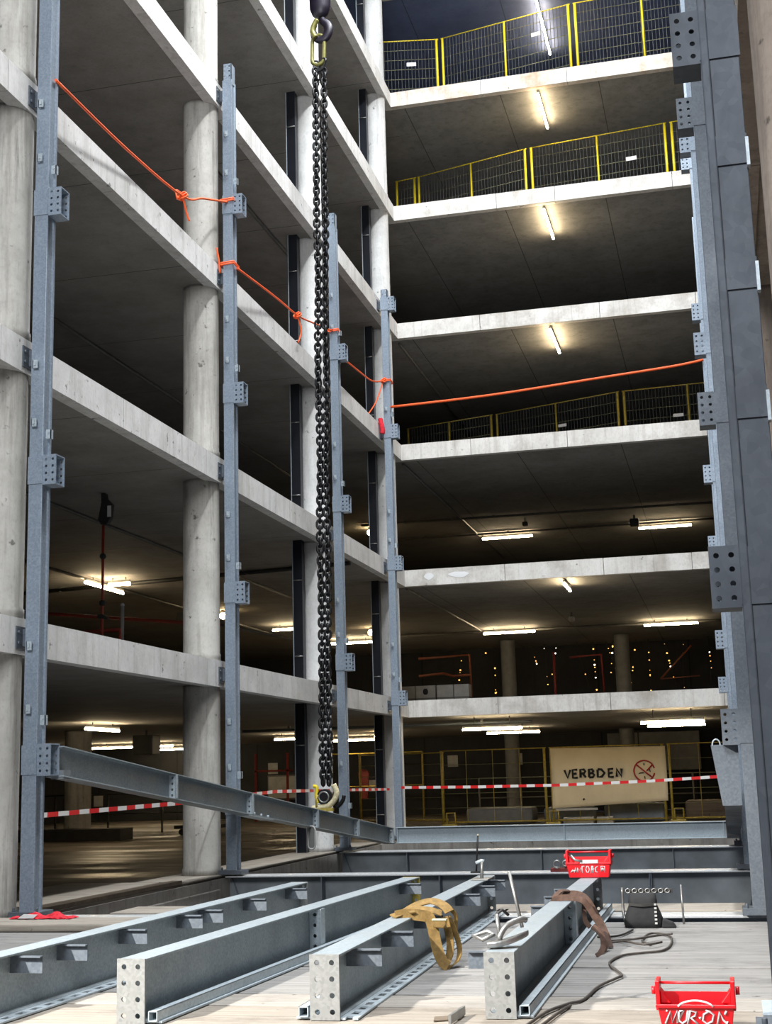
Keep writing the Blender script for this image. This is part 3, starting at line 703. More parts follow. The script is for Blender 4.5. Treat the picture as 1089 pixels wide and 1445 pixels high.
# ------------------------------------------------------------------ banner
BY = 36.22
t = thing('banner', 'beige cloth banner with black word and red crossed-out sign on the fence', 'banner', (-3., BY, .4))
m = MB(); nx, nz = 28, 14; grid = []
for j in range(nz + 1):
    row = []
    for i in range(nx + 1):
        u, v = i / nx, j / nz
        x = -4.50 + .01 * math.sin(v * 3) + u * 2.93; z0 = .40 + .14 * u; zz = z0 + (1.93 - .03 * u - z0) * v
        row.append(m.V((x, BY - .02 + .018 * math.sin(u * 9 + v * 4) * math.sin(PI * v) - .012 * math.cos(v * 8), zz)))
    grid.append(row)
for j in range(nz):
    for i in range(nx): m.face([grid[j][i], grid[j][i + 1], grid[j + 1][i + 1], grid[j + 1][i]], True)
cl = m.build('cloth', 'banner', t); md = cl.modifiers.new('solid', 'SOLIDIFY'); md.thickness = .006
MB().box(-4.42, -3.35, BY - .045, BY - .037, .345, .40).build('hem_strip', 'white_dirty', t)
def strokes(parent, name, mat, lines, org, ux, uz, sc, w, y_off, th=.004):
    """lettering as flat strokes; lines in (u,v) units"""
    m = MB(); ux, uz = Vector(ux), Vector(uz); n = ux.cross(uz)
    for ln in lines:
        p = [Vector(org) + ux * (u * sc) + uz * (v * sc) + n * y_off for u, v in ln]
        m.ribbon(p, w, th, n.cross(ux).cross(n) if False else (ux + uz * .001), False) if False else m.tube(p, w / 2, 6)
    return m.build(name, mat, parent)
def arc(cx, cz, rx, rz, a0, a1, n=14): return [(cx + rx * math.cos(R(a0 + (a1 - a0) * i / n)), cz + rz * math.sin(R(a0 + (a1 - a0) * i / n))) for i in range(n + 1)]
LET = {'V': [[(0, 1), (.38, 0), (.75, 1)]], 'E': [[(.6, 1), (0, 1), (0, 0), (.62, 0)], [(0, .5), (.5, .52)]],
       'R': [[(0, 0), (0, 1), (.45, 1), (.62, .78), (.45, .52), (0, .5)], [(.3, .5), (.65, 0)]],
       'B': [[(0, 0), (0, 1), (.42, .98), (.56, .78), (.4, .55), (.08, .52)], [(.4, .55), (.66, .28), (.45, .02), (0, 0)]],
       'D': [[(0, .95), (0, .02), (.5, .05), (.85, .5), (.5, .95), (.05, 1)]],
       'N': [[(0, 0), (0, 1), (.62, 0), (.62, 1)]]}
u = 0; lines = []
for ch, adv in zip('VERBDEN', (1.05, 1.0, 1.1, 1.1, 1.4, 1.0, .8)):
    lines += [[(u + a, b) for a, b in l] for l in LET[ch]]; u += adv
strokes(t, 'lettering', 'ink_black', lines, (-4.15, BY - .058, 1.165), (1, 0, 0), (0, 0, 1), .20, .062, 0)
c = (-2.12, 1.29); lines = [arc(0, 0, .26, .26, 14, 346, 28)]
strokes(t, 'prohibition_ring', 'ink_red', lines + [[(-.2, .17), (.2, -.18)], [(.06, .0), (.2, .14)]], (c[0], BY - .055, c[1]), (1, 0, 0), (0, 0, 1), 1., .042, 0)
for ln in [[(-.14, -.06), (-.08, -.045), (-.02, -.04)], [(.13, .05), (.15, -.03)], [(0, -.13), (.01, -.2)], [(0, .14), (0, .2)]]:
    strokes(t, 'pictogram_stroke', 'ink_black', [ln], (c[0], BY - .055, c[1]), (1, 0, 0), (0, 0, 1), 1., .026, 0)
strokes(t, 'dark_knot', 'ink_black', [[(-.03, 0), (.0, .03), (.03, 0), (0, -.03), (-.03, 0)]], (-3.68, BY - .06, .60), (1, 0, 0), (0, 0, 1), 1., .05, 0)

# ------------------------------------------------------------------ ceiling lights
PROTO = {}
def tube_light(label, c, length, axis, group):
    key = (round(length, 2), axis)
    if key in PROTO: return dup(PROTO[key], c, label, group)
    t = thing('tube_light', label, 'ceiling light', c, 0, group); h = length / 2; hz = .29 if c[2] < 2.4 else .15
    d = Vector((1, 0, 0)) if axis == 'X' else Vector((0, 1, 0)); a = Vector((0, 1, 0)) if axis == 'X' else Vector((1, 0, 0))
    def bx(m, l, w, z0, z1): p = [d * sx * l + a * sy * w for sx, sy in ((-1, -1), (1, -1), (1, 1), (-1, 1))]; m.loft([[q + Vector((0, 0, z)) for q in p] for z in (z0, z1)])
    m = MB(); bx(m, h, .022, .045, .09); hs = m.build('housing', 'white_dirty', t, local=True)
    m = MB()
    for s in (-.6, .6): m.cyl(d * (h * s) + Vector((0, 0, .10)), d * (h * s) + Vector((0, 0, hz)), .012, 6)
    m.build('hanger', 'conduit', hs, local=True)
    m = MB(); m.cyl(d * -h, d * h, .027, 10)
    m.build('lit_tube', 'tube', t, local=True)
    PROTO[key] = t; return t
def so(k): return 3. * k - TH + .03 - .15
g = 'lit ceiling tubes of the back wing'
for k, lab in ((2, 'short ceiling tube under the second slab, running front to back'), (4, 'ceiling tube under the fourth slab, running front to back'), (5, 'ceiling tube under the fifth slab, running front to back'), (6, 'ceiling tube under the sixth slab, running front to back'), (7, 'ceiling tube under the topmost slab, the longer lower one')):
    tube_light(lab, (-3.36, (31.9, 31.72)[k == 2] + (1.75 if k == 7 else 0), so(k)), 1.85 if k != 2 else 1.3, 'Y', g)
tube_light('ceiling tube under the topmost slab, the upper one at the picture edge', (-3.37, 31.75, so(7)), 1.85, 'Y', g)
g = 'lit ceiling tubes deep in the back wing'
for k, y, lab in ((3, 41.7, 'third slab'), (2, 41.2, 'second slab')):
    tube_light('crosswise ceiling tube under the %s, left of the pair' % lab, (-6.18, y, so(k)), 1.56, 'X', g)
    tube_light('crosswise ceiling tube under the %s, right of the pair' % lab, (-1.38, y, so(k)), 1.56, 'X', g)
for x, s in ((-6.1, 'left'), (-1.35, 'right')):
    tube_light('nearer ceiling tube of the %s pair above the ground storey' % s, (x * .885, 32.6 - (.3 if s == 'right' else 0), so(1) - .14), 1.42, 'X', g)
    tube_light('farther ceiling tube of the %s pair above the ground storey' % s, (x, 40.6 - (1.3 if s == 'right' else 0), so(1)), 1.56, 'X', g)
g = 'lit ceiling tubes of the left wing'
tube_light('ceiling tube behind the red pipe stand in the left wing, running front to back', (-12.9, 27.35, so(2)), 1.9, 'Y', g)
tube_light('ceiling tube crossing behind the tube at the red pipe stand', (-12.40, 27.0, so(2)), .5, 'X', g)
tube_light('ceiling tube under the second slab, between the second post and the chain', (-11.8, 37.2, so(2)), 1.1, 'X', g)
tube_light('ceiling tube under the second slab, right behind the third post', (-11.3, 41.9, so(2)), 1.5, 'X', g)
tube_light('ceiling tube above the ground storey, nearest the first left post', (-13.45, 28.5, so(1)), 1.7, 'Y', g)
tube_light('long ceiling tube above the ground storey, below the grey duct box', (-18.9, 42.2, so(1)), 2.9, 'X', g)
tube_light('ceiling tube above the ground storey, just left of the round column', (-19.4, 46.6, so(1)), 1.3, 'X', g)
tube_light('ceiling tube above the ground storey, between second post and chain', (-12.5, 39.5, so(1)), 1.2, 'X', g)
tube_light('ceiling tube above the ground storey, right behind the third post', (-11.5, 42.9, so(1)), 1.5, 'X', g)
def bulb(label, c, group):
    if 'bulb' in PROTO: return dup(PROTO['bulb'], c, label, group)
    t = thing('bulb_light', label, 'lamp', c, 0, group)
    MB().sphere((0, 0, 0), .09).build('lit_globe', 'bulb', t, local=True); MB().cyl((0, 0, .06), (0, 0, .15), .05, 8).build('socket', 'grey_box', t, local=True)
    PROTO['bulb'] = t; return t
g = 'small round lamps of the left wing'
bulb('round lamp under the third slab, left of the corner post', (-9.93, 39.2, so(3)), g)
bulb('round lamp under the second slab, left of the corner post', (-9.95, 39.1, so(2)), g)
bulb('round lamp above the ground storey, left of the corner post', (-10.05, 39.9, so(1)), g)
bulb('round lamp under the second slab, at the right edge of the round column', (-12.4, 33.3, so(2)), g)

# ------------------------------------------------------------------ conduits and pipes on the soffits
def pipe(label, p0, p1, r=.03, mat='conduit', clips=0, name='conduit', cat='pipe'):
    t = thing(name, label, cat, p0); p0, p1 = Vector(p0), Vector(p1)
    m = MB(); m.cyl(p0, p1, r, 8); m.build('pipe', mat, t)
    for i in range(clips):
        c = p0 + (p1 - p0) * ((i + .5) / clips); MB().box(c.x - .03, c.x + .03, c.y - .03, c.y + .03, c.z - r, c.z + r + .06).build('clip', 'grey_box', t)
    return t
def sf(k): return 3. * k - TH + .03
for k in (2, 3, 4): pipe('thin conduit along the back-wing ceiling under the %s slab, running front to back' % ORD[k], (-7.05, 31.2, sf(k) - .035), (-7.05, 46.5 if k == 3 else 41.4, sf(k) - .035), .03, clips=4)
pipe('crosswise conduit under the third slab, nearer of two', (-10, 38.5, sf(3) - .05), (3, 38.9, sf(3) - .05), .035, clips=5)
pipe('crosswise conduit under the third slab, farther of two', (-10, 41.35, sf(3) - .05), (3, 41.4, sf(3) - .05), .03, clips=5)
pipe('crosswise conduit under the second slab of the back wing', (-10, 41.5, sf(2) - .05), (3, 41.8, sf(2) - .05), .04, clips=5)
pipe('crosswise pale pipe above the ground storey of the back wing', (-12, 33.6, sf(1) - .10), (-4.6, 33.8, sf(1) - .10), .035, 'galv_mid', 3)
pipe('crosswise black cable tray in the left wing under the second slab', (-16.5, 28.2, sf(2) - .06), (-7.2, 26.7, sf(2) - .06), .045, 'dark', 6)
for k, x, y0, y1 in ((2, -9.95, 16, 34), (2, -13., 22, 40), (3, -9.95, 16, 36), (4, -7.85, 20, 28)):
    pipe('lengthwise conduit of the left wing under the %s slab, at %s' % (ORD[k], 'the far side' if x < -12 else 'the near side'), (x, y0, sf(k) - .04), (x, y1, sf(k) - .04), .03)
# hanging devices
for lab, x, y, k, s in (('small black loudspeaker under the third slab, left one', -5.3, 39.4, 3, .16), ('black box under the third slab beside the right tube', -2.2, 40.2, 3, .26), ('small white camera dome under the second slab', -3.96, 38.1, 2, .16), ('grey duct box under the first slab deep in the left wing', -14.45, 33.2, 1, .55), ('small grey lamp cage under the second slab beside the round column', -13.1, 32.4, 2, .3)):
    t = thing('ceiling_device', lab, 'ceiling device', (x, y, sf(k)))
    m = MB(); h = .5 if s > .5 else s * .8; m.box(x - s / 2, x + s / 2, y - s / 2, y + s / 2, sf(k) - .12 - h, sf(k) - .12); m.build('body', 'white_dirty' if 'white' in lab else 'grey_box' if 'grey' in lab else 'dark', t, bevel=.03)
    MB().cyl((x, y, sf(k) - .13), (x, y, sf(k)), .03, 8).build('mount', 'grey_box', t)
# red pipe stand
t = thing('hose_reel_pole', 'thin red vertical pole with black head in the left wing, first floor', 'pole', (-8.95, 18.9, 3))
m = MB(); m.cyl((-8.95, 18.9, 3.0), (-8.95, 18.9, 5.3), .022, 8); m.build('pole', 'pipe_red', t)
m = MB(); m.loft([[(-8.95 + x, 18.9 + dy, z) for x, z in ((-.02, 5.64), (.05, 5.64), (.06, 5.56), (.16, 5.46), (.14, 5.26), (.08, 5.16), (-.02, 5.16), (-.07, 5.24), (-.02, 5.5))] for dy in (-.05, .05)]); m.build('head', 'dark', t, bevel=.012)
MB().box(-8.86, -8.80, 18.84, 18.85, 5.27, 5.44).build('label_plate', 'white', t)
for z in (4.68, 3.97): MB().sphere((-8.95, 18.9, z), .05, 10, 6).build('coupling', 'dark', t)
m = MB(); m.loft([[(-8.95 + x, 18.9 + dy, z) for x, z in ((-.07, 3.74), (.12, 3.72), (.02, 3.80), (-.06, 3.80))] for dy in (-.04, .04)]); m.build('valve_lever', 'dark', t)
t = pipe('sloping red sprinkler pipe in the left wing behind the pole', (-13.4, 23.5, 4.62), (-9.8, 26.2, 4.42), .035, 'pipe_red', 0, 'sprinkler_pipe')
t = pipe('grey pipe continuing from the red sprinkler pipe towards the column', (-9.8, 26.2, 4.42), (-9.6, 34., 4.6), .03, 'conduit', 0, 'sprinkler_pipe')
t = thing('standpipe', 'short white upright pipe beside the red pole on the first floor', 'pipe', (-9.4, 20.6, 3)); MB().cyl((-9.4, 20.6, 3.), (-9.4, 20.6, 4.15), .03, 8).build('pipe', 'white_dirty', t); MB().sphere((-9.4, 20.6, 4.16), .035).build('cap', 'white', t)
t = thing('valve_set', 'red valve fittings low on the first floor behind the pole', 'valve', (-9.3, 20.3, 3))
m = MB(); m.tube([(-9.95, 20.3, 3.3), (-9.95, 20.3, 3.72), (-9.3, 20.3, 3.72), (-9.3, 20.3, 3.45), (-9.0, 20.3, 3.45), (-9.0, 20.3, 3.1)], .035, 6); m.build('pipework', 'pipe_red', t)
MB().cyl((-9.45, 20.2, 3.45), (-9.1, 20.2, 3.45), .06, 8).build('valve_body', 'red_dark', t)

# ------------------------------------------------------------------ first floor of the back wing: dark backdrop with fairy lights, crates
rr = random.Random(5)
SPM = None
def light_string(label, x, y, zs, mat, drop=0.):
    t = thing('string_light', label, 'string of lights', (x, y, 5.6), 0, 'strings of small lights on the dark wall')
    m = MB(); m.tube([(x, y, 5.62)] + [(x + drop * (5.6 - z) + rr.uniform(-.05, .05), y, z) for z in zs], .006, 4); m.build('wire', 'dark', t)
    for i, z in enumerate(zs):
        o = MB().sphere((x + drop * (5.6 - z), y - .02, z), rr.choice((.012, .016, .022, .03)), 6, 4).build('lit_bulb', mat if rr.random() < .93 else 'spark_white', t)
XS = [-8.6, -7.9, -7.55, -6.3, -5.85, -5.4, -4.7, -4.2, -3.75, -3.5, -2.75, -2.35, -1.85, -1.2, -.4]
for i, x in enumerate(XS):
    zs = sorted([rr.uniform(3.4, 5.5) for _ in range(rr.randint(3, 8))], reverse=True)
    light_string('hanging string of tiny amber lights on the dark wall, %d%s from the left' % (i + 1, {1: 'st', 2: 'nd', 3: 'rd'}.get(i + 1, 'th')), x, 46.9 - rr.uniform(0, .5), zs, 'spark', rr.uniform(-.3, .3))
t = thing('pipe_frame', 'dim orange pipe frame against the dark wall, left on the first floor', 'pipes', (-8, 43, 3))
for p in ([(-9.4, 43, 5.0), (-7.75, 43, 5.05), (-7.72, 43, 3.1)], [(-9.4, 43, 4.45), (-8.6, 43, 4.5), (-8.3, 43, 4.4), (-7.75, 43, 4.42)], [(-7.72, 43, 3.2), (-7.5, 43, 3.15)]): MB().tube(p, .045, 6).build('pipe', 'pipe_orange', t)
t = thing('pipe_frame', 'dim red pipe frame against the dark wall, between the two far columns', 'pipes', (-5, 44, 3))
for p in ([(-5.2, 44, 3.1), (-5.2, 44, 5.1)], [(-4.7, 44, 4.9), (-3.7, 44, 4.95), (-3.65, 44, 3.3)], [(-4.3, 44, 3.4), (-3.7, 44, 3.5)]): MB().tube(p, .04, 6).build('pipe', 'red_dark', t)
t = thing('pipe_frame', 'slanting thin orange brace against the dark wall, right on the first floor', 'pipes', (-1.2, 44, 3))
MB().tube([(-1.9, 44, 4.1), (-.9, 44, 5.1)], .03, 6).build('pipe', 'pipe_orange', t); MB().tube([(-1.9, 44, 4.1), (-.7, 44, 4.15)], .02, 6).build('pipe', 'pipe_orange', t)
cx = [(-8.35, -7.95), (-7.93, -7.4), (-7.36, -6.92), (-6.9, -6.5)]
for (a, b), lab in zip(cx, ('leftmost white crate in the row on the first slab, warmly lit', 'white crate with a dark oval mark on the first slab', 'white crate on the first slab, third in the row', 'white crate at the right end of the row on the first slab')):
    t = thing('crate', lab, 'crate', ((a + b) / 2, 36, 3), 0, 'white crates on the first slab')
    MB().box(a, b, 35.8, 36.2, 3.0, 3.66).build('body', 'white_dirty', t, bevel=.01); MB().box(a - .005, b + .005, 35.79, 36.21, 3.30, 3.34).build('rim', 'grey_box', t)
    if 'oval' in lab: m = MB(); m.sphere(((a + b) / 2, 35.795, 3.5), .07, 10, 6, (1, .1, 1.3)); m.build('oval_mark', 'ink_black', t)

# ------------------------------------------------------------------ ground storey, background things
def boxthing(name, label, cat, b, mat, group=None, bevel=.01, extra=None):
    t = thing(name, label, cat, ((b[0] + b[1]) / 2, (b[2] + b[3]) / 2, b[4]), 0, group); MB().box(*b).build('body', mat, t, bevel=bevel)
    if extra:
        for n, q, mt in extra: MB().box(*q).build(n, mt, t)
    return t
boxthing('kerb', 'black kerb block around the distant column at left', 'kerb', (-17.4, -14.2, 31.1, 31.85, 0, .28), 'dark')
boxthing('notice_board', 'pale notice board on the dark far wall, between second post and chain', 'board', (-15.9, -14.7, 47.2, 47.28, .7, 1.45), 'white_dirty', extra=[('frame', (-15.95, -14.65, 47.28, 47.32, .65, 1.5), 'grey_box')])
for x, z, lab in ((-22.1, .55, 'square paper notice on the far wall left of the round column'), (-15.5, 1.55, 'small paper notice above the pale notice board'), (-11.9, .85, 'paper notice in front of the red figure behind the third post'), (-9.1, 1.62, 'yellowed paper notice right of the corner post'), (-6.9, 1.62, 'grey paper notice behind the left fence panel'), (-4.7, 1.5, 'small green and white notice near the banner post')):
    o = lone('paper_notice', MB().box(x * 1.031 - .18, x * 1.031 + .18, 47.97, 47.995, z, z + .39), 'white_dirty', lab, 'notice', 'paper notices on the far wall')
# far-left rails and trolleys
def rail(label, x0, x1, y, h, n, mat='conduit'):
    t = thing('guard_rail', label, 'rail', (x0, y, 0))
    for i in range(n + 1):
        x = x0 + (x1 - x0) * i / n; MB().cyl((x, y, 0), (x, y, h), .03, 6).build('upright', mat, t)
    for z in (h * .5, h): MB().cyl((x0, y, z), (x1, y, z), .022, 6).build('rail', mat, t)
rail('dark guard rail across the far left of the ground storey', -20, -13.6, 36, 1.05, 4)
rail('dim yellow rail rack deep behind the third post', -13.4, -9.6, 44, 2.1, 3, 'yellow_worn')
rail('low dark rail behind the ground fence', -7.6, 0.2, 43, 1.2, 6)
t = thing('storage_rack', 'dim red steel rack on the ground storey right of the second post', 'rack', (-15.6, 44, 0))
for x in (-15.3, -14.2): MB().box(x, x + .07, 44, 44.07, 0, 2.2).build('upright', 'red_dark', t)
for z in (.9, 1.6): MB().box(-15.3, -14.13, 44, 44.5, z, z + .06).build('shelf', 'red_dark', t)
t = thing('hanging_vest', 'red work vest hanging behind the third post on the ground storey', 'clothing', (-11.95, 45.5, 1.0))
m = MB(); m.loft([[(-11.95 + sx * w, 45.5 + sy * .06, z) for sx, sy in ((-1, -1), (1, -1), (1, 1), (-1, 1))] for z, w in ((.62, .12), (1.0, .15), (1.3, .16), (1.5, .2), (1.6, .08))]); m.build('vest', 'red_dark', t)
t = thing('trolley', 'low black trolley on the ground storey left of the round column', 'trolley', (-13.2, 34, 0))
MB().box(-13.9, -12.7, 33.7, 34.3, .16, .24).build('bed', 'dark', t); MB().box(-13.7, -12.9, 33.8, 34.2, .24, .5).build('load', 'dark', t, bevel=.06)
for x in (-13.7, -12.9): MB().cyl((x, 33.72, .08), (x, 33.78, .08), .08, 10).build('wheel', 'rubber', t)
for i, (a, b, h, mt, lab) in enumerate(((-7.0, -5.2, .42, 'grey_box', 'long dark covered stack behind the left fence panel'), (-4.9, -3.6, .40, 'steel_dark', 'dark low machine under the left half of the banner'), (-3.3, -1.7, .46, 'steel_dark', 'dark curved cover under the right half of the banner'), (-1.2, .3, .5, 'rust_board', 'brown timber stack right of the banner'))):
    boxthing('covered_stack', lab, 'stack', (a, b, 37.4, 38.5, 0, h), mt, bevel=.08)
for a, b, lab in ((-4.28, -3.5, 'pale block on the floor under the banner, left one'), (-3.42, -3.0, 'pale block on the floor under the banner, right one')):
    boxthing('kerb_block', lab, 'block', (a, b, 36.5, 36.8, 0, .16), 'white_dirty', 'pale blocks under the banner')
boxthing('partition', 'pale grey wall panel above the right half of the banner', 'panel', (-3.9, -.9, 46.9, 47.1, 1.3, 2.55), 'grey_box', extra=[('seam', (-2.9, -2.86, 46.88, 46.9, 1.3, 2.55), 'dark')])

# ------------------------------------------------------------------ slab-edge timbers at left
lone('timber_board', MB().box(-6.9, -4.75, 11.75, 12.35, .0, .07), 'board', 'thick beige board on the deck in front of the first left post', 'board', bevel=.02)
t = thing('timber_strip', 'brown timber strip lying along the left floor edge', 'board', (-7.1, 15.4, 0), R(.0))
MB().loft([[(-7.25, 13.6, .004), (-7.02, 13.6, .004), (-7.02, 13.6, .05), (-7.25, 13.6, .05)], [(-7.12, 17.2, .004), (-6.98, 17.2, .004), (-6.98, 17.2, .05), (-7.12, 17.2, .05)]]).build('strip', 'rust_board', t)
lone('timber_board', MB().box(-8.6, -7.3, 13.9, 17.2, .002, .03), 'board', 'flat pale board on the garage floor beside the floor edge', 'board', bevel=.004)
t = thing('floor_kerb', 'pale concrete kerb along the left floor edge, from first to third post', 'kerb', (-7.2, 18, 0))
MB().box(-7.72, -6.97, 17.4, 27.6, .001, .018).build('screed', 'board', t)
MB().box(-6.96, -6.90, 13.4, 18.4, -.34, -.16).build('ledge', 'pitwall', t, bevel=.01)
# red rag
t = thing('rag', 'crumpled red and white cloth on the floor by the first left post', 'cloth', (-6.45, 12.6, .07))
rr = random.Random(3); m = MB(); nu, nv = 26, 12; G = []
for j in range(nv + 1):
    row = []
    for i in range(nu + 1):
        u, v = i / nu, j / nv; x = -6.66 + .62 * u + rr.uniform(-.012, .012); y = 12.14 + .20 * v + rr.uniform(-.015, .015)
        e = math.sin(PI * u) ** .5 * math.sin(PI * v) ** .6; z = .073 + e * (.03 + .022 * math.sin(u * 17 + v * 4) + .014 * math.sin(v * 15 + u * 9)) + rr.uniform(0, .008)
        row.append(m.V((x, y, max(.072, z))))
    G.append(row)
for j in range(nv):
    for i in range(nu): m.face([G[j][i], G[j][i + 1], G[j + 1][i + 1], G[j + 1][i]], True)
m.build('cloth', 'red_cloth', t)
m = MB(); m.loft([[(-6.56, y, .082), (-6.40, y, .082), (-6.36, y, .115), (-6.50, y, .12)] for y in (12.12, 12.132)]); m.build('white_print', 'white', t)

# ------------------------------------------------------------------ toolboxes
def toolbox(label, x, y, z, w, text, tilt=0., worn=False):
    """open plastic tote, front towards the camera; x,y centre of the front"""
    t = thing('toolbox', label, 'toolbox', (x, y + .11, z), tilt)
    X = x; Y0, Y1 = y, y + .22; hw = w / 2; th = .008; hb, ht = .132, .242
    def wall(loops): m = MB(); m.loft(loops); return m
    b0, b1 = .80, 1.0                                   # taper
    m = MB()
    def quad(z_, s, yo): return [(X - hw * s, Y0 + yo, z_), (X + hw * s, Y0 + yo, z_), (X + hw * s, Y1 - yo, z_), (X - hw * s, Y1 - yo, z_)]
    outer = [quad(z + .002, .86, .025), quad(z + hb, .96, 0)]
    inner = [[(px * 1 + (th if px < X else -th), py + (th if py < (Y0 + Y1) / 2 else -th), pz) for px, py, pz in quad(z + hb, .96, 0)], [(px + (th if px < X else -th), py + (th if py < (Y0 + Y1) / 2 else -th), pz + th) for px, py, pz in quad(z + .002, .86, .025)]]
    tub = m.loft(outer + inner, True, True).build('tub', 'red', t, bevel=.003)
    for a, b, c, d in ((X - hw, X + hw, Y0 - .012, Y0 + .004), (X - hw, X + hw, Y1 - .004, Y1 + .012)): MB().box(a, b, c, d, z + hb - .012, z + hb + .004).build('rim', 'red', tub, bevel=.003)
    for s in (-1, 1):
        xo = X + s * hw; m = MB(); a, b = sorted((xo, xo - s * .022))
        m.box(a, b, Y0 + .03, Y1 - .03, z + hb - .03, z + ht); q = xo - s * .022
        m.loft([[(q, yy, z + hb), (q - s * .05, yy, z + hb), (q, yy, z + hb + .065)] for yy in (Y0 + .06, Y1 - .06)])
        eu = m.build('end_upright', 'red', t, bevel=.004)
        MB().cyl((xo + s * .002, (Y0 + Y1) / 2, z + hb + .055), (xo + s * .022, (Y0 + Y1) / 2, z + hb + .055), .02, 12).build('side_knob', 'red', eu)
    MB().cyl((X - hw + .02, (Y0 + Y1) / 2, z + ht - .018), (X + hw - .02, (Y0 + Y1) / 2, z + ht - .018), .007, 10).build('carry_bar', 'red', t)
    MB().box(X - hw * .8, X + hw * .8, (Y0 + Y1) / 2 - .004, (Y0 + Y1) / 2 + .004, z + .02, z + hb + .05).build('divider', 'red', t)
    m = MB(); m.tube([(X - .085 + .17 * f, Y0 - .012, z + hb - .004 + .028 * math.sin(PI * min(1, max(0, f * 1.0))) ** .6) for f in [i / 12 for i in range(13)]], .005, 6); m.build('front_grip', 'white' if not worn else 'red', t)
    m = MB()
    for ln in text:
        p = []
        for u, v in ln:
            zz = z + .042 + v * .066; f = (zz - z) / hb; p.append((X + (u - .5) * w * .78, Y0 + .025 * (1 - f) - .0035, zz))
        m.tube(p, .0055 if not worn else .0048, 5)
    m.build('lettering', 'ink_white', tub)
    return t
TXT = [[(.0, .02), (.09, .9), (.105, .1), (.20, .98), (.19, .08)], [(.19, .08), (.30, 1.0), (.235, .95)], [(.225, .9), (.22, .25), (.27, .03), (.34, .25), (.375, .98)], [(.355, .02), (.41, .98), (.50, .88), (.48, .58), (.41, .48), (.52, .0)],
       [(.545, .44), (.57, .50), (.555, .38)], [(.70, .92), (.62, .72), (.60, .28), (.66, .02), (.75, .2), (.78, .7), (.71, .94), (.655, 1.02)], [(.83, .02), (.875, .92), (.92, .35), (.98, .0), (.99, .22)], [(.955, .72), (.985, .98)], [(.02, .98), (.045, .93)]]
TXT2 = [[(.0, .1), (.06, .5), (.1, .1), (.14, .75), (.17, .1)], [(.02, .3), (.15, .35)], [(.2, .1), (.2, .7), (.25, .35), (.29, .75), (.29, .1)], [(.33, 0), (.33, .95), (.4, .9)], [(.43, .5), (.46, .95), (.5, .9), (.53, .5), (.5, .1), (.45, .1), (.43, .5)], [(.57, 0), (.6, .95)], [(.63, 0), (.63, .95)], [(.6, .5), (.67, .55)], [(.77, .9), (.70, .7), (.70, .2), (.77, .1)],
        [(.86, .2), (.86, .9), (.96, .9), (.96, .05)], [(.86, .55), (.96, .5)], [(.9, .7), (.92, .3)]]
toolbox('red open toolbox with white brush lettering, nearest on the deck at lower right', -.248, 7.27, 0., .387, TXT)
toolbox('smaller-looking red toolbox standing on the far end of the right deck beam', -1.31, 12.90, .340, .41, TXT2, 0, True)
t = thing('spill_tools', 'chrome tool and pale card lying on the rim of the far red toolbox', 'tool', (-1.4, 12.88, .5))
MB().box(-1.38, -1.22, 12.878, 12.884, .47, .50).build('pale_card', 'white', t)
m = MB(); m.tube([(-1.46, 12.87, .54), (-1.42, 12.87, .50), (-1.36, 12.87, .49)], .012, 6); m.build('chrome_tool', 'zinc_tool', t)
# red shackle heap between
t = thing('rope_clamp', 'red shackle tool lying on the bright flange behind the far red toolbox', 'tool', (-2.2, 18.8, 0))
m = MB(); m.box(-2.40, -2.16, 18.72, 18.86, .0, .05); m.loft([[(-2.2, y, .02), (-2.02, y, .02), (-2.0, y, .07), (-2.14, y, .13), (-2.22, y, .07)] for y in (18.74, 18.84)]); m.build('jaw', 'red_dark', t, bevel=.01)
m = MB(); m.tube([(-2.31 + .045 * math.cos(a), 18.72, .10 + .045 * math.sin(a)) for a in [2 * PI * i / 12 for i in range(12)]], .014, 6, True); m.tube([(-2.2 + .035 * math.cos(a), 18.72, .11 + .035 * math.sin(a)) for a in [2 * PI * i / 12 for i in range(12)]], .012, 6, True); m.build('ring', 'zinc_tool', t)
m = MB(); m.tube(smooth_pts([(-2.05, 18.72, .07), (-1.98, 18.7, .02), (-2.02, 18.66, .012)], 4), .03, 6); m.build('chain_tail', 'rubber', t)

# ------------------------------------------------------------------ clamps on the beams
t = thing('beam_clamp', 'steel screw clamp with long upright handle on the near end of the right beam', 'clamp', (-1.27, 7.8, .34))
m = MB(); L = []
for f in range(9):
    u = f / 8; x = -1.36 + .21 * u; w = .055 * math.sin(PI * (u * .8 + .12)) + .012; zc = .357 + .05 * u ** 2
    L.append([(x, 7.76 + u * .12 - w, zc - .012), (x, 7.76 + u * .12 + w, zc - .012), (x, 7.76 + u * .12 + w, zc + .02), (x, 7.76 + u * .12 - w, zc + .02)])
m.loft(L).build('body', 'zinc_tool', t, bevel=.008)
m = MB(); m.tube(smooth_pts([(-1.30, 7.78, .39), (-1.26, 7.80, .455), (-1.19, 7.85, .485), (-1.16, 7.88, .48)], 4), .017, 8); m.build('yoke', 'zinc_tool', t)
MB().cyl((-1.18, 7.87, .44), (-1.245, 7.9, .74), .010, 8).build('upright_handle', 'zinc_tool', t)
MB().cyl((-1.29, 7.78, .38), (-1.31, 7.80, .52), .012, 8).build('screw', 'zinc_tool', t)
m = MB(); m.tube([(-1.31, 7.80, .52), (-1.28, 7.82, .54), (-1.25, 7.84, .51)], .009, 6); m.build('tommy_bar', 'rubber', t)
m = MB(); m.tube([(-1.45, 7.82, .40), (-1.37, 7.83, .425), (-1.33, 7.8, .41), (-1.39, 7.78, .385)], .012, 6, True); m.build('side_jaw', 'zinc_tool', t)
t = thing('beam_clamp', 'small T-shaped bolt clamp on the far end of the third deck beam', 'clamp', (-2.29, 12.9, .34))
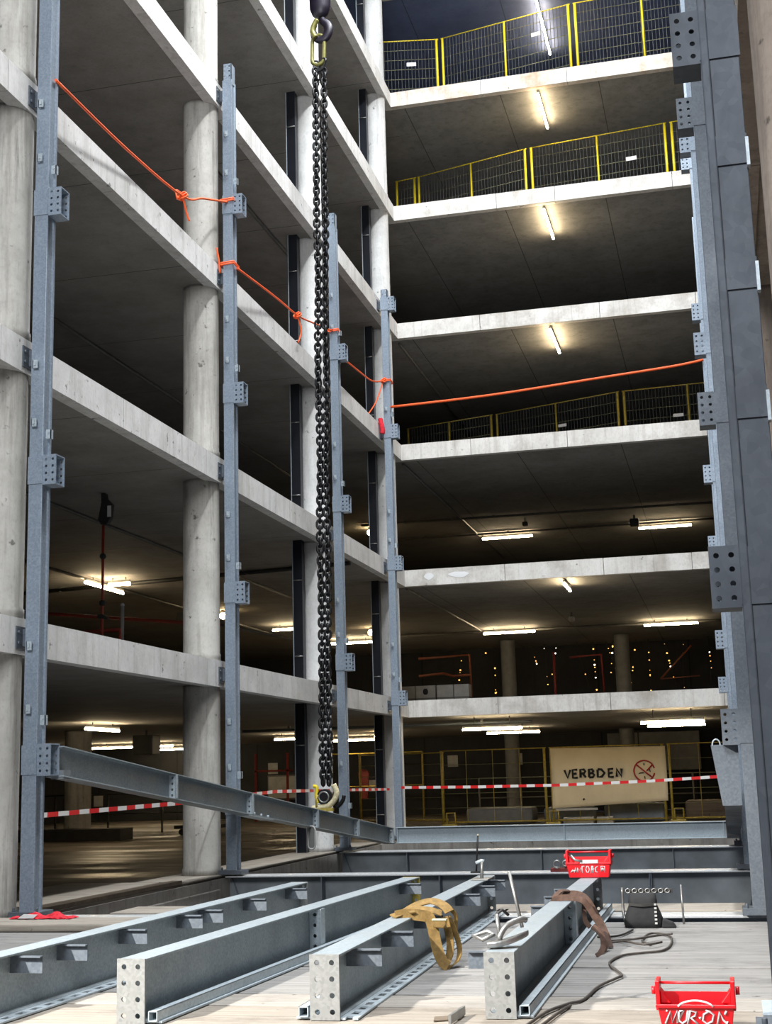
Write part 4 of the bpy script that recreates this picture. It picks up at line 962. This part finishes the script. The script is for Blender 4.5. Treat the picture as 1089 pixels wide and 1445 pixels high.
MB().box(-2.36, -2.20, 12.7, 13.0, .343, .352).build('base', 'zinc_tool', t); MB().cyl((-2.29, 12.9, .35), (-2.28, 12.9, .50), .016, 8).build('bolt', 'zinc_tool', t)
m = MB(); m.tube([(-2.34, 12.9, .485), (-2.29, 12.9, .505), (-2.26, 12.9, .50)], .016, 6); m.build('bolt_handle', 'galv_pale', t)
t = thing('upright_rod', 'thin dark rod standing upright behind the far end of the third deck beam', 'rod', (-3.4, 18.75, 0)); MB().cyl((-3.4, 18.75, .0), (-3.36, 18.75, .48), .012, 8).build('rod', 'rubber', t); MB().sphere((-3.36, 18.75, .49), .016).build('tip', 'cream', t); MB().box(-3.47, -3.33, 18.7, 18.8, 0, .02).build('foot', 'rubber', t)

# ------------------------------------------------------------------ tan sling on the third beam
t = thing('webbing_sling', 'tan webbing sling draped over the third deck beam, loops hanging to the floor', 'sling', (-2.1, 9.8, 0))
def strap(pts, w, name, mat, side=(0, 1, 0), th=.008, normal=None): MB().ribbon(smooth_pts(pts, 6), w, th, side, True, normal).build(name, mat, t)
strap([(-2.275, 9.42, .352), (-2.20, 9.46, .36), (-2.12, 9.48, .352), (-2.063, 9.50, .335), (-2.040, 9.50, .28), (-2.025, 9.50, .20), (-2.005, 9.49, .12), (-1.972, 9.48, .05), (-1.93, 9.47, .022)], .075, 'strap_loop', 'sling', normal=(.25, -1, .15))
strap([(-1.973, 9.60, .33), (-1.955, 9.60, .25), (-1.94, 9.60, .17), (-1.945, 9.60, .09), (-1.965, 9.56, .04), (-1.99, 9.52, .02)], .055, 'strap_loop', 'sling', normal=(-.3, -1, .1))
strap([(-1.969, 9.70, .323), (-1.93, 9.70, .24), (-1.90, 9.69, .15), (-1.89, 9.66, .08), (-1.903, 9.60, .03), (-1.94, 9.53, .012), (-1.975, 9.50, .01)], .045, 'strap_loop', 'sling', normal=(-.7, -1, .1))
strap([(-2.29, 9.45, .352), (-2.25, 9.58, .365), (-2.19, 9.70, .40), (-2.11, 9.76, .42), (-2.04, 9.74, .41), (-1.985, 9.70, .385), (-1.955, 9.68, .355)], .07, 'strap_fold', 'sling', normal=(0, -.5, 1))
strap([(-2.29, 9.40, .352), (-2.22, 9.50, .375), (-2.14, 9.55, .385), (-2.05, 9.56, .375), (-1.99, 9.58, .355)], .06, 'strap_fold', 'sling', normal=(0, -.6, 1))
strap([(-2.26, 9.56, .355), (-2.20, 9.50, .385), (-2.16, 9.44, .372)], .04, 'strap_fold', 'sling', normal=(.3, -.6, 1))
strap([(-1.955, 9.72, .37), (-1.925, 9.74, .33), (-1.928, 9.76, .27), (-1.94, 9.78, .22)], .03, 'strap_tail', 'sling', normal=(-.4, -1, 0))
m = MB(); m.loft([[(-2.035, 9.46 + d, .322), (-2.028, 9.46 + d, .272), (-1.955, 9.46 + d, .268), (-1.938, 9.46 + d, .29), (-1.936, 9.46 + d, .322)] for d in (0, .03)]); m.build('stitched_eye', 'sling', t, bevel=.008)
MB().box(-2.032, -1.934, 9.452, 9.50, .320, .328).build('eye_edge', 'cream', t)
# brown strap on the right beam
t = thing('webbing_strap', 'brown webbing strap over the right deck beam, hanging to the floor', 'strap', (-1.2, 11.2, 0))
strap([(-1.40, 10.62, .20), (-1.37, 10.62, .30), (-1.33, 10.62, .352), (-1.26, 10.60, .366), (-1.18, 10.58, .362), (-1.12, 10.56, .345), (-1.08, 10.56, .29), (-1.04, 10.55, .225), (-.995, 10.54, .16), (-.965, 10.5, .10), (-.962, 10.45, .05), (-.985, 10.38, .012)], .046, 'strap_band', 'strap', normal=(.35, -1, .25))
strap([(-1.34, 10.80, .352), (-1.25, 10.82, .38), (-1.17, 10.80, .375), (-1.11, 10.76, .34), (-1.06, 10.74, .26), (-1.01, 10.72, .17), (-.975, 10.68, .10), (-.96, 10.66, .06), (-.94, 10.6, .012)], .036, 'strap_band', 'strap', normal=(.35, -1, .3))
strap([(-1.128, 10.7, .33), (-1.135, 10.7, .25), (-1.125, 10.68, .19), (-1.09, 10.64, .15)], .035, 'strap_tail', 'strap', normal=(0, -1, 0))
strap([(-1.05, 10.42, .18), (-1.0, 10.40, .14), (-.975, 10.38, .09), (-.975, 10.35, .04), (-.99, 10.25, .010), (-1.0, 10.12, .008)], .04, 'strap_tail', 'strap', normal=(.4, -1, .3))
strap([(-1.36, 10.7, .352), (-1.31, 10.76, .40), (-1.25, 10.84, .395)], .04, 'strap_fold', 'strap', normal=(0, -.5, 1))
# ------------------------------------------------------------------ black bag, stand, cables, offcuts
t = thing('tool_bag', 'black canvas bag standing on the far deck boards', 'bag', (-.79, 12.1, 0))
m = MB(); L = []
for z, w, d, dx in ((.0, .155, .10, 0), (.05, .165, .11, 0), (.12, .14, .10, 0), (.18, .115, .08, .0), (.20, .12, .075, .0), (.27, .11, .05, .0)):
    L.append([(-.79 + dx + w * math.copysign(abs(math.cos(a)) ** .5, math.cos(a)), 12.1 + d * math.copysign(abs(math.sin(a)) ** .5, math.sin(a)), z) for a in [2 * PI * i / 24 for i in range(24)]])
m.loft(L, True, True, True).build('body', 'bag', t)
m = MB(); m.ribbon(smooth_pts([(-.90, 12.0, .19), (-.79, 11.985, .18), (-.68, 12.0, .19)], 4), .02, .008, (0, 0, 1)); m.build('flap_seam', 'rubber', t)
m = MB(); m.loft([[(-.64, 12.05 + d, .0), (-.52, 12.05 + d, .0), (-.55, 12.05 + d, .04), (-.63, 12.05 + d, .07)] for d in (-.05, .06)]); m.build('side_pouch', 'bag', t, bevel=.01)
m = MB()
for i in range(6): m.box(-.692, -.672, 11.985, 11.992, .03 + i * .03, .045 + i * .03)
m.build('pale_tag', 'white_dirty', t)
t = thing('wire_stand', 'thin bent metal stand around the black bag', 'stand', (-.79, 12.3, 0))
MB().tube(smooth_pts([(-.97, 12.3, .30), (-.97, 12.3, .1), (-.95, 12.25, .03), (-.90, 12.2, .012)], 4), .012, 6).build('left_leg', 'zinc_tool', t)
MB().cyl((-.47, 12.3, .0), (-.475, 12.3, .32), .009, 6).build('right_leg', 'zinc_tool', t)
m = MB(); m.box(-.95, -.55, 12.28, 12.34, .255, .285); m.build('top_bar', 'rubber', t)
m = MB()
for i in range(7): m.tube([(-.92 + .055 * i + .02 * math.cos(a), 12.27, .275 + .018 * math.sin(a)) for a in [2 * PI * j / 8 for j in range(8)]], .006, 5, True)
m.build('chain_links', 'zinc_tool', t)
t = thing('power_cable', 'long dark cable snaking over the deck boards towards the bottom of the picture', 'cable', (-.9, 9, 0))
cz = .011
MB().tube(smooth_pts([(-1.12, 7.2, cz), (-1.06, 7.75, cz), (-.97, 8.05, cz), (-.90, 8.2, cz), (-.86, 8.7, cz), (-.78, 9.05, cz), (-.76, 9.2, cz), (-.86, 9.6, cz), (-.88, 9.85, cz), (-.82, 10.15, cz), (-.68, 10.3, cz), (-.57, 10.4, cz), (-.52, 10.7, cz), (-.53, 11.2, cz), (-.60, 11.45, cz), (-.70, 11.5, cz), (-.74, 11.2, cz), (-.73, 10.95, cz), (-.66, 10.75, cz)], 6), .0085, 7).build('cable', 'cable', t)
MB().tube(smooth_pts([(-1.04, 7.25, cz), (-.99, 7.75, cz), (-.95, 8.0, cz)], 5), .0085, 7).build('cable_end', 'cable', t)
t = thing('power_cable', 'dark cable loop lying between the brown strap and the black bag', 'cable', (-.8, 10.8, 0))
MB().tube(smooth_pts([(-.58, 10.75, cz + .02), (-.70, 10.6, cz + .02), (-.86, 10.8, cz + .02), (-1.0, 10.85, cz), (-1.02, 11.0, cz), (-.95, 11.02, cz), (-.80, 10.9, cz + .024), (-.62, 11.15, cz + .024), (-.52, 11.2, cz + .03)], 6), .0085, 7).build('cable', 'cable', t)
MB().tube(smooth_pts([(-.86, 11.75, cz), (-.92, 11.4, cz), (-1.02, 11.25, cz), (-1.1, 11.25, cz)], 6), .0085, 7).build('cable_end', 'rubber', t)
t = thing('angle_offcut', 'short rusty steel angle lying on the deck at the bottom edge', 'steel offcut', (-1.55, 7.55, 0))
m = MB(); m.loft([[(-1.64, 7.62, .0), (-1.49, 7.70, .0), (-1.49, 7.70, .006), (-1.64, 7.62, .006)], [(-1.62, 7.50, .0), (-1.49, 7.57, .0), (-1.49, 7.57, .006), (-1.62, 7.50, .006)]]); m.build('flat_leg', 'rust_board', t)
m = MB(); m.loft([[(-1.50, 7.70, .006), (-1.485, 7.70, .006), (-1.485, 7.70, .05), (-1.50, 7.70, .05)], [(-1.52, 7.40, .006), (-1.505, 7.40, .006), (-1.505, 7.40, .05), (-1.52, 7.40, .05)]]); m.build('upright_leg', 'zinc_tool', t)
t = thing('steel_plate_end', 'small galvanised plate corner at the right bottom edge of the deck', 'steel plate', (.11, 7.8, 0)); MB().box(.075, .135, 7.55, 8.0, 0, .05).build('plate', 'galv_pale', t, bevel=.004); MB().cyl((.09, 7.545, .025), (.09, 7.552, .025), .008, 8).build('bolt', 'rubber', t)
for x0_, y0_, lab in ((-2.9, 12.6, 'scrap of dark strap and fittings behind the third deck beam'), (-1.75, 12.3, 'scrap of dark webbing between the third and the right deck beam')):
    t = thing('scrap_strap', lab, 'strap', (x0_, y0_, 0)); MB().tube(smooth_pts([(x0_, y0_, .02), (x0_ + .12, y0_ + .05, .07), (x0_ + .25, y0_, .02), (x0_ + .4, y0_ + .08, .02)], 4), .02, 6).build('webbing', 'rubber', t); MB().box(x0_ + .26, x0_ + .36, y0_ - .1, y0_ - .03, 0, .03).build('buckle', 'zinc_tool', t)

# ------------------------------------------------------------------ light
w = bpy.data.worlds.new('sky'); SC.world = w; w.use_nodes = True
bg = w.node_tree.nodes['Background']; bg.inputs[0].default_value = (.55, .70, 1., 1); bg.inputs[1].default_value = .35
def area(name, loc, target, sx, sy, energy, col):
    l = bpy.data.lights.new(name, 'AREA'); l.shape = 'RECTANGLE'; l.size = sx; l.size_y = sy; l.energy = energy; l.color = col
    o = bpy.data.objects.new(name, l); COL.objects.link(o); o.location = loc
    d = Vector(target) - Vector(loc); o.rotation_euler = d.to_track_quat('-Z', 'Y').to_euler(); return o
area('skylight', (-3.2, 16.0, 25), (-3.2, 16.01, 0), 6.6, 18, 4300, (.90, .95, 1.))
area('facade_fill', (-.5, 17, 22.5), (-6.7, 17, 6), 15, 1.0, 4300, (.96, .98, 1.))  # added strip lamp, out of view, brightens the left wing's slab edges
area('front_fill', (-2.6, -6, 11), (-4.5, 18, 8), 6, 5, 2900, (.95, .97, 1.))  # added fill panel behind the camera, lifts the lower slab edges
l = bpy.data.lights.new('site_floodlight', 'SPOT'); l.energy = 9500; l.color = (1., .96, .90); l.spot_size = R(42); l.spot_blend = .3; l.shadow_soft_size = .15
o = bpy.data.objects.new('site_floodlight', l); COL.objects.link(o); o.location = (-6.6, 2.3, 5.4); o.rotation_euler = (Vector((-2.9, 8.7, 0)) - o.location).to_track_quat('-Z', 'Y').to_euler()
SC.view_settings.view_transform = 'Standard'; SC.view_settings.look = 'None'
SC.view_settings.exposure = 0.; SC.view_settings.gamma = 1.; SC.view_settings.use_curve_mapping = False
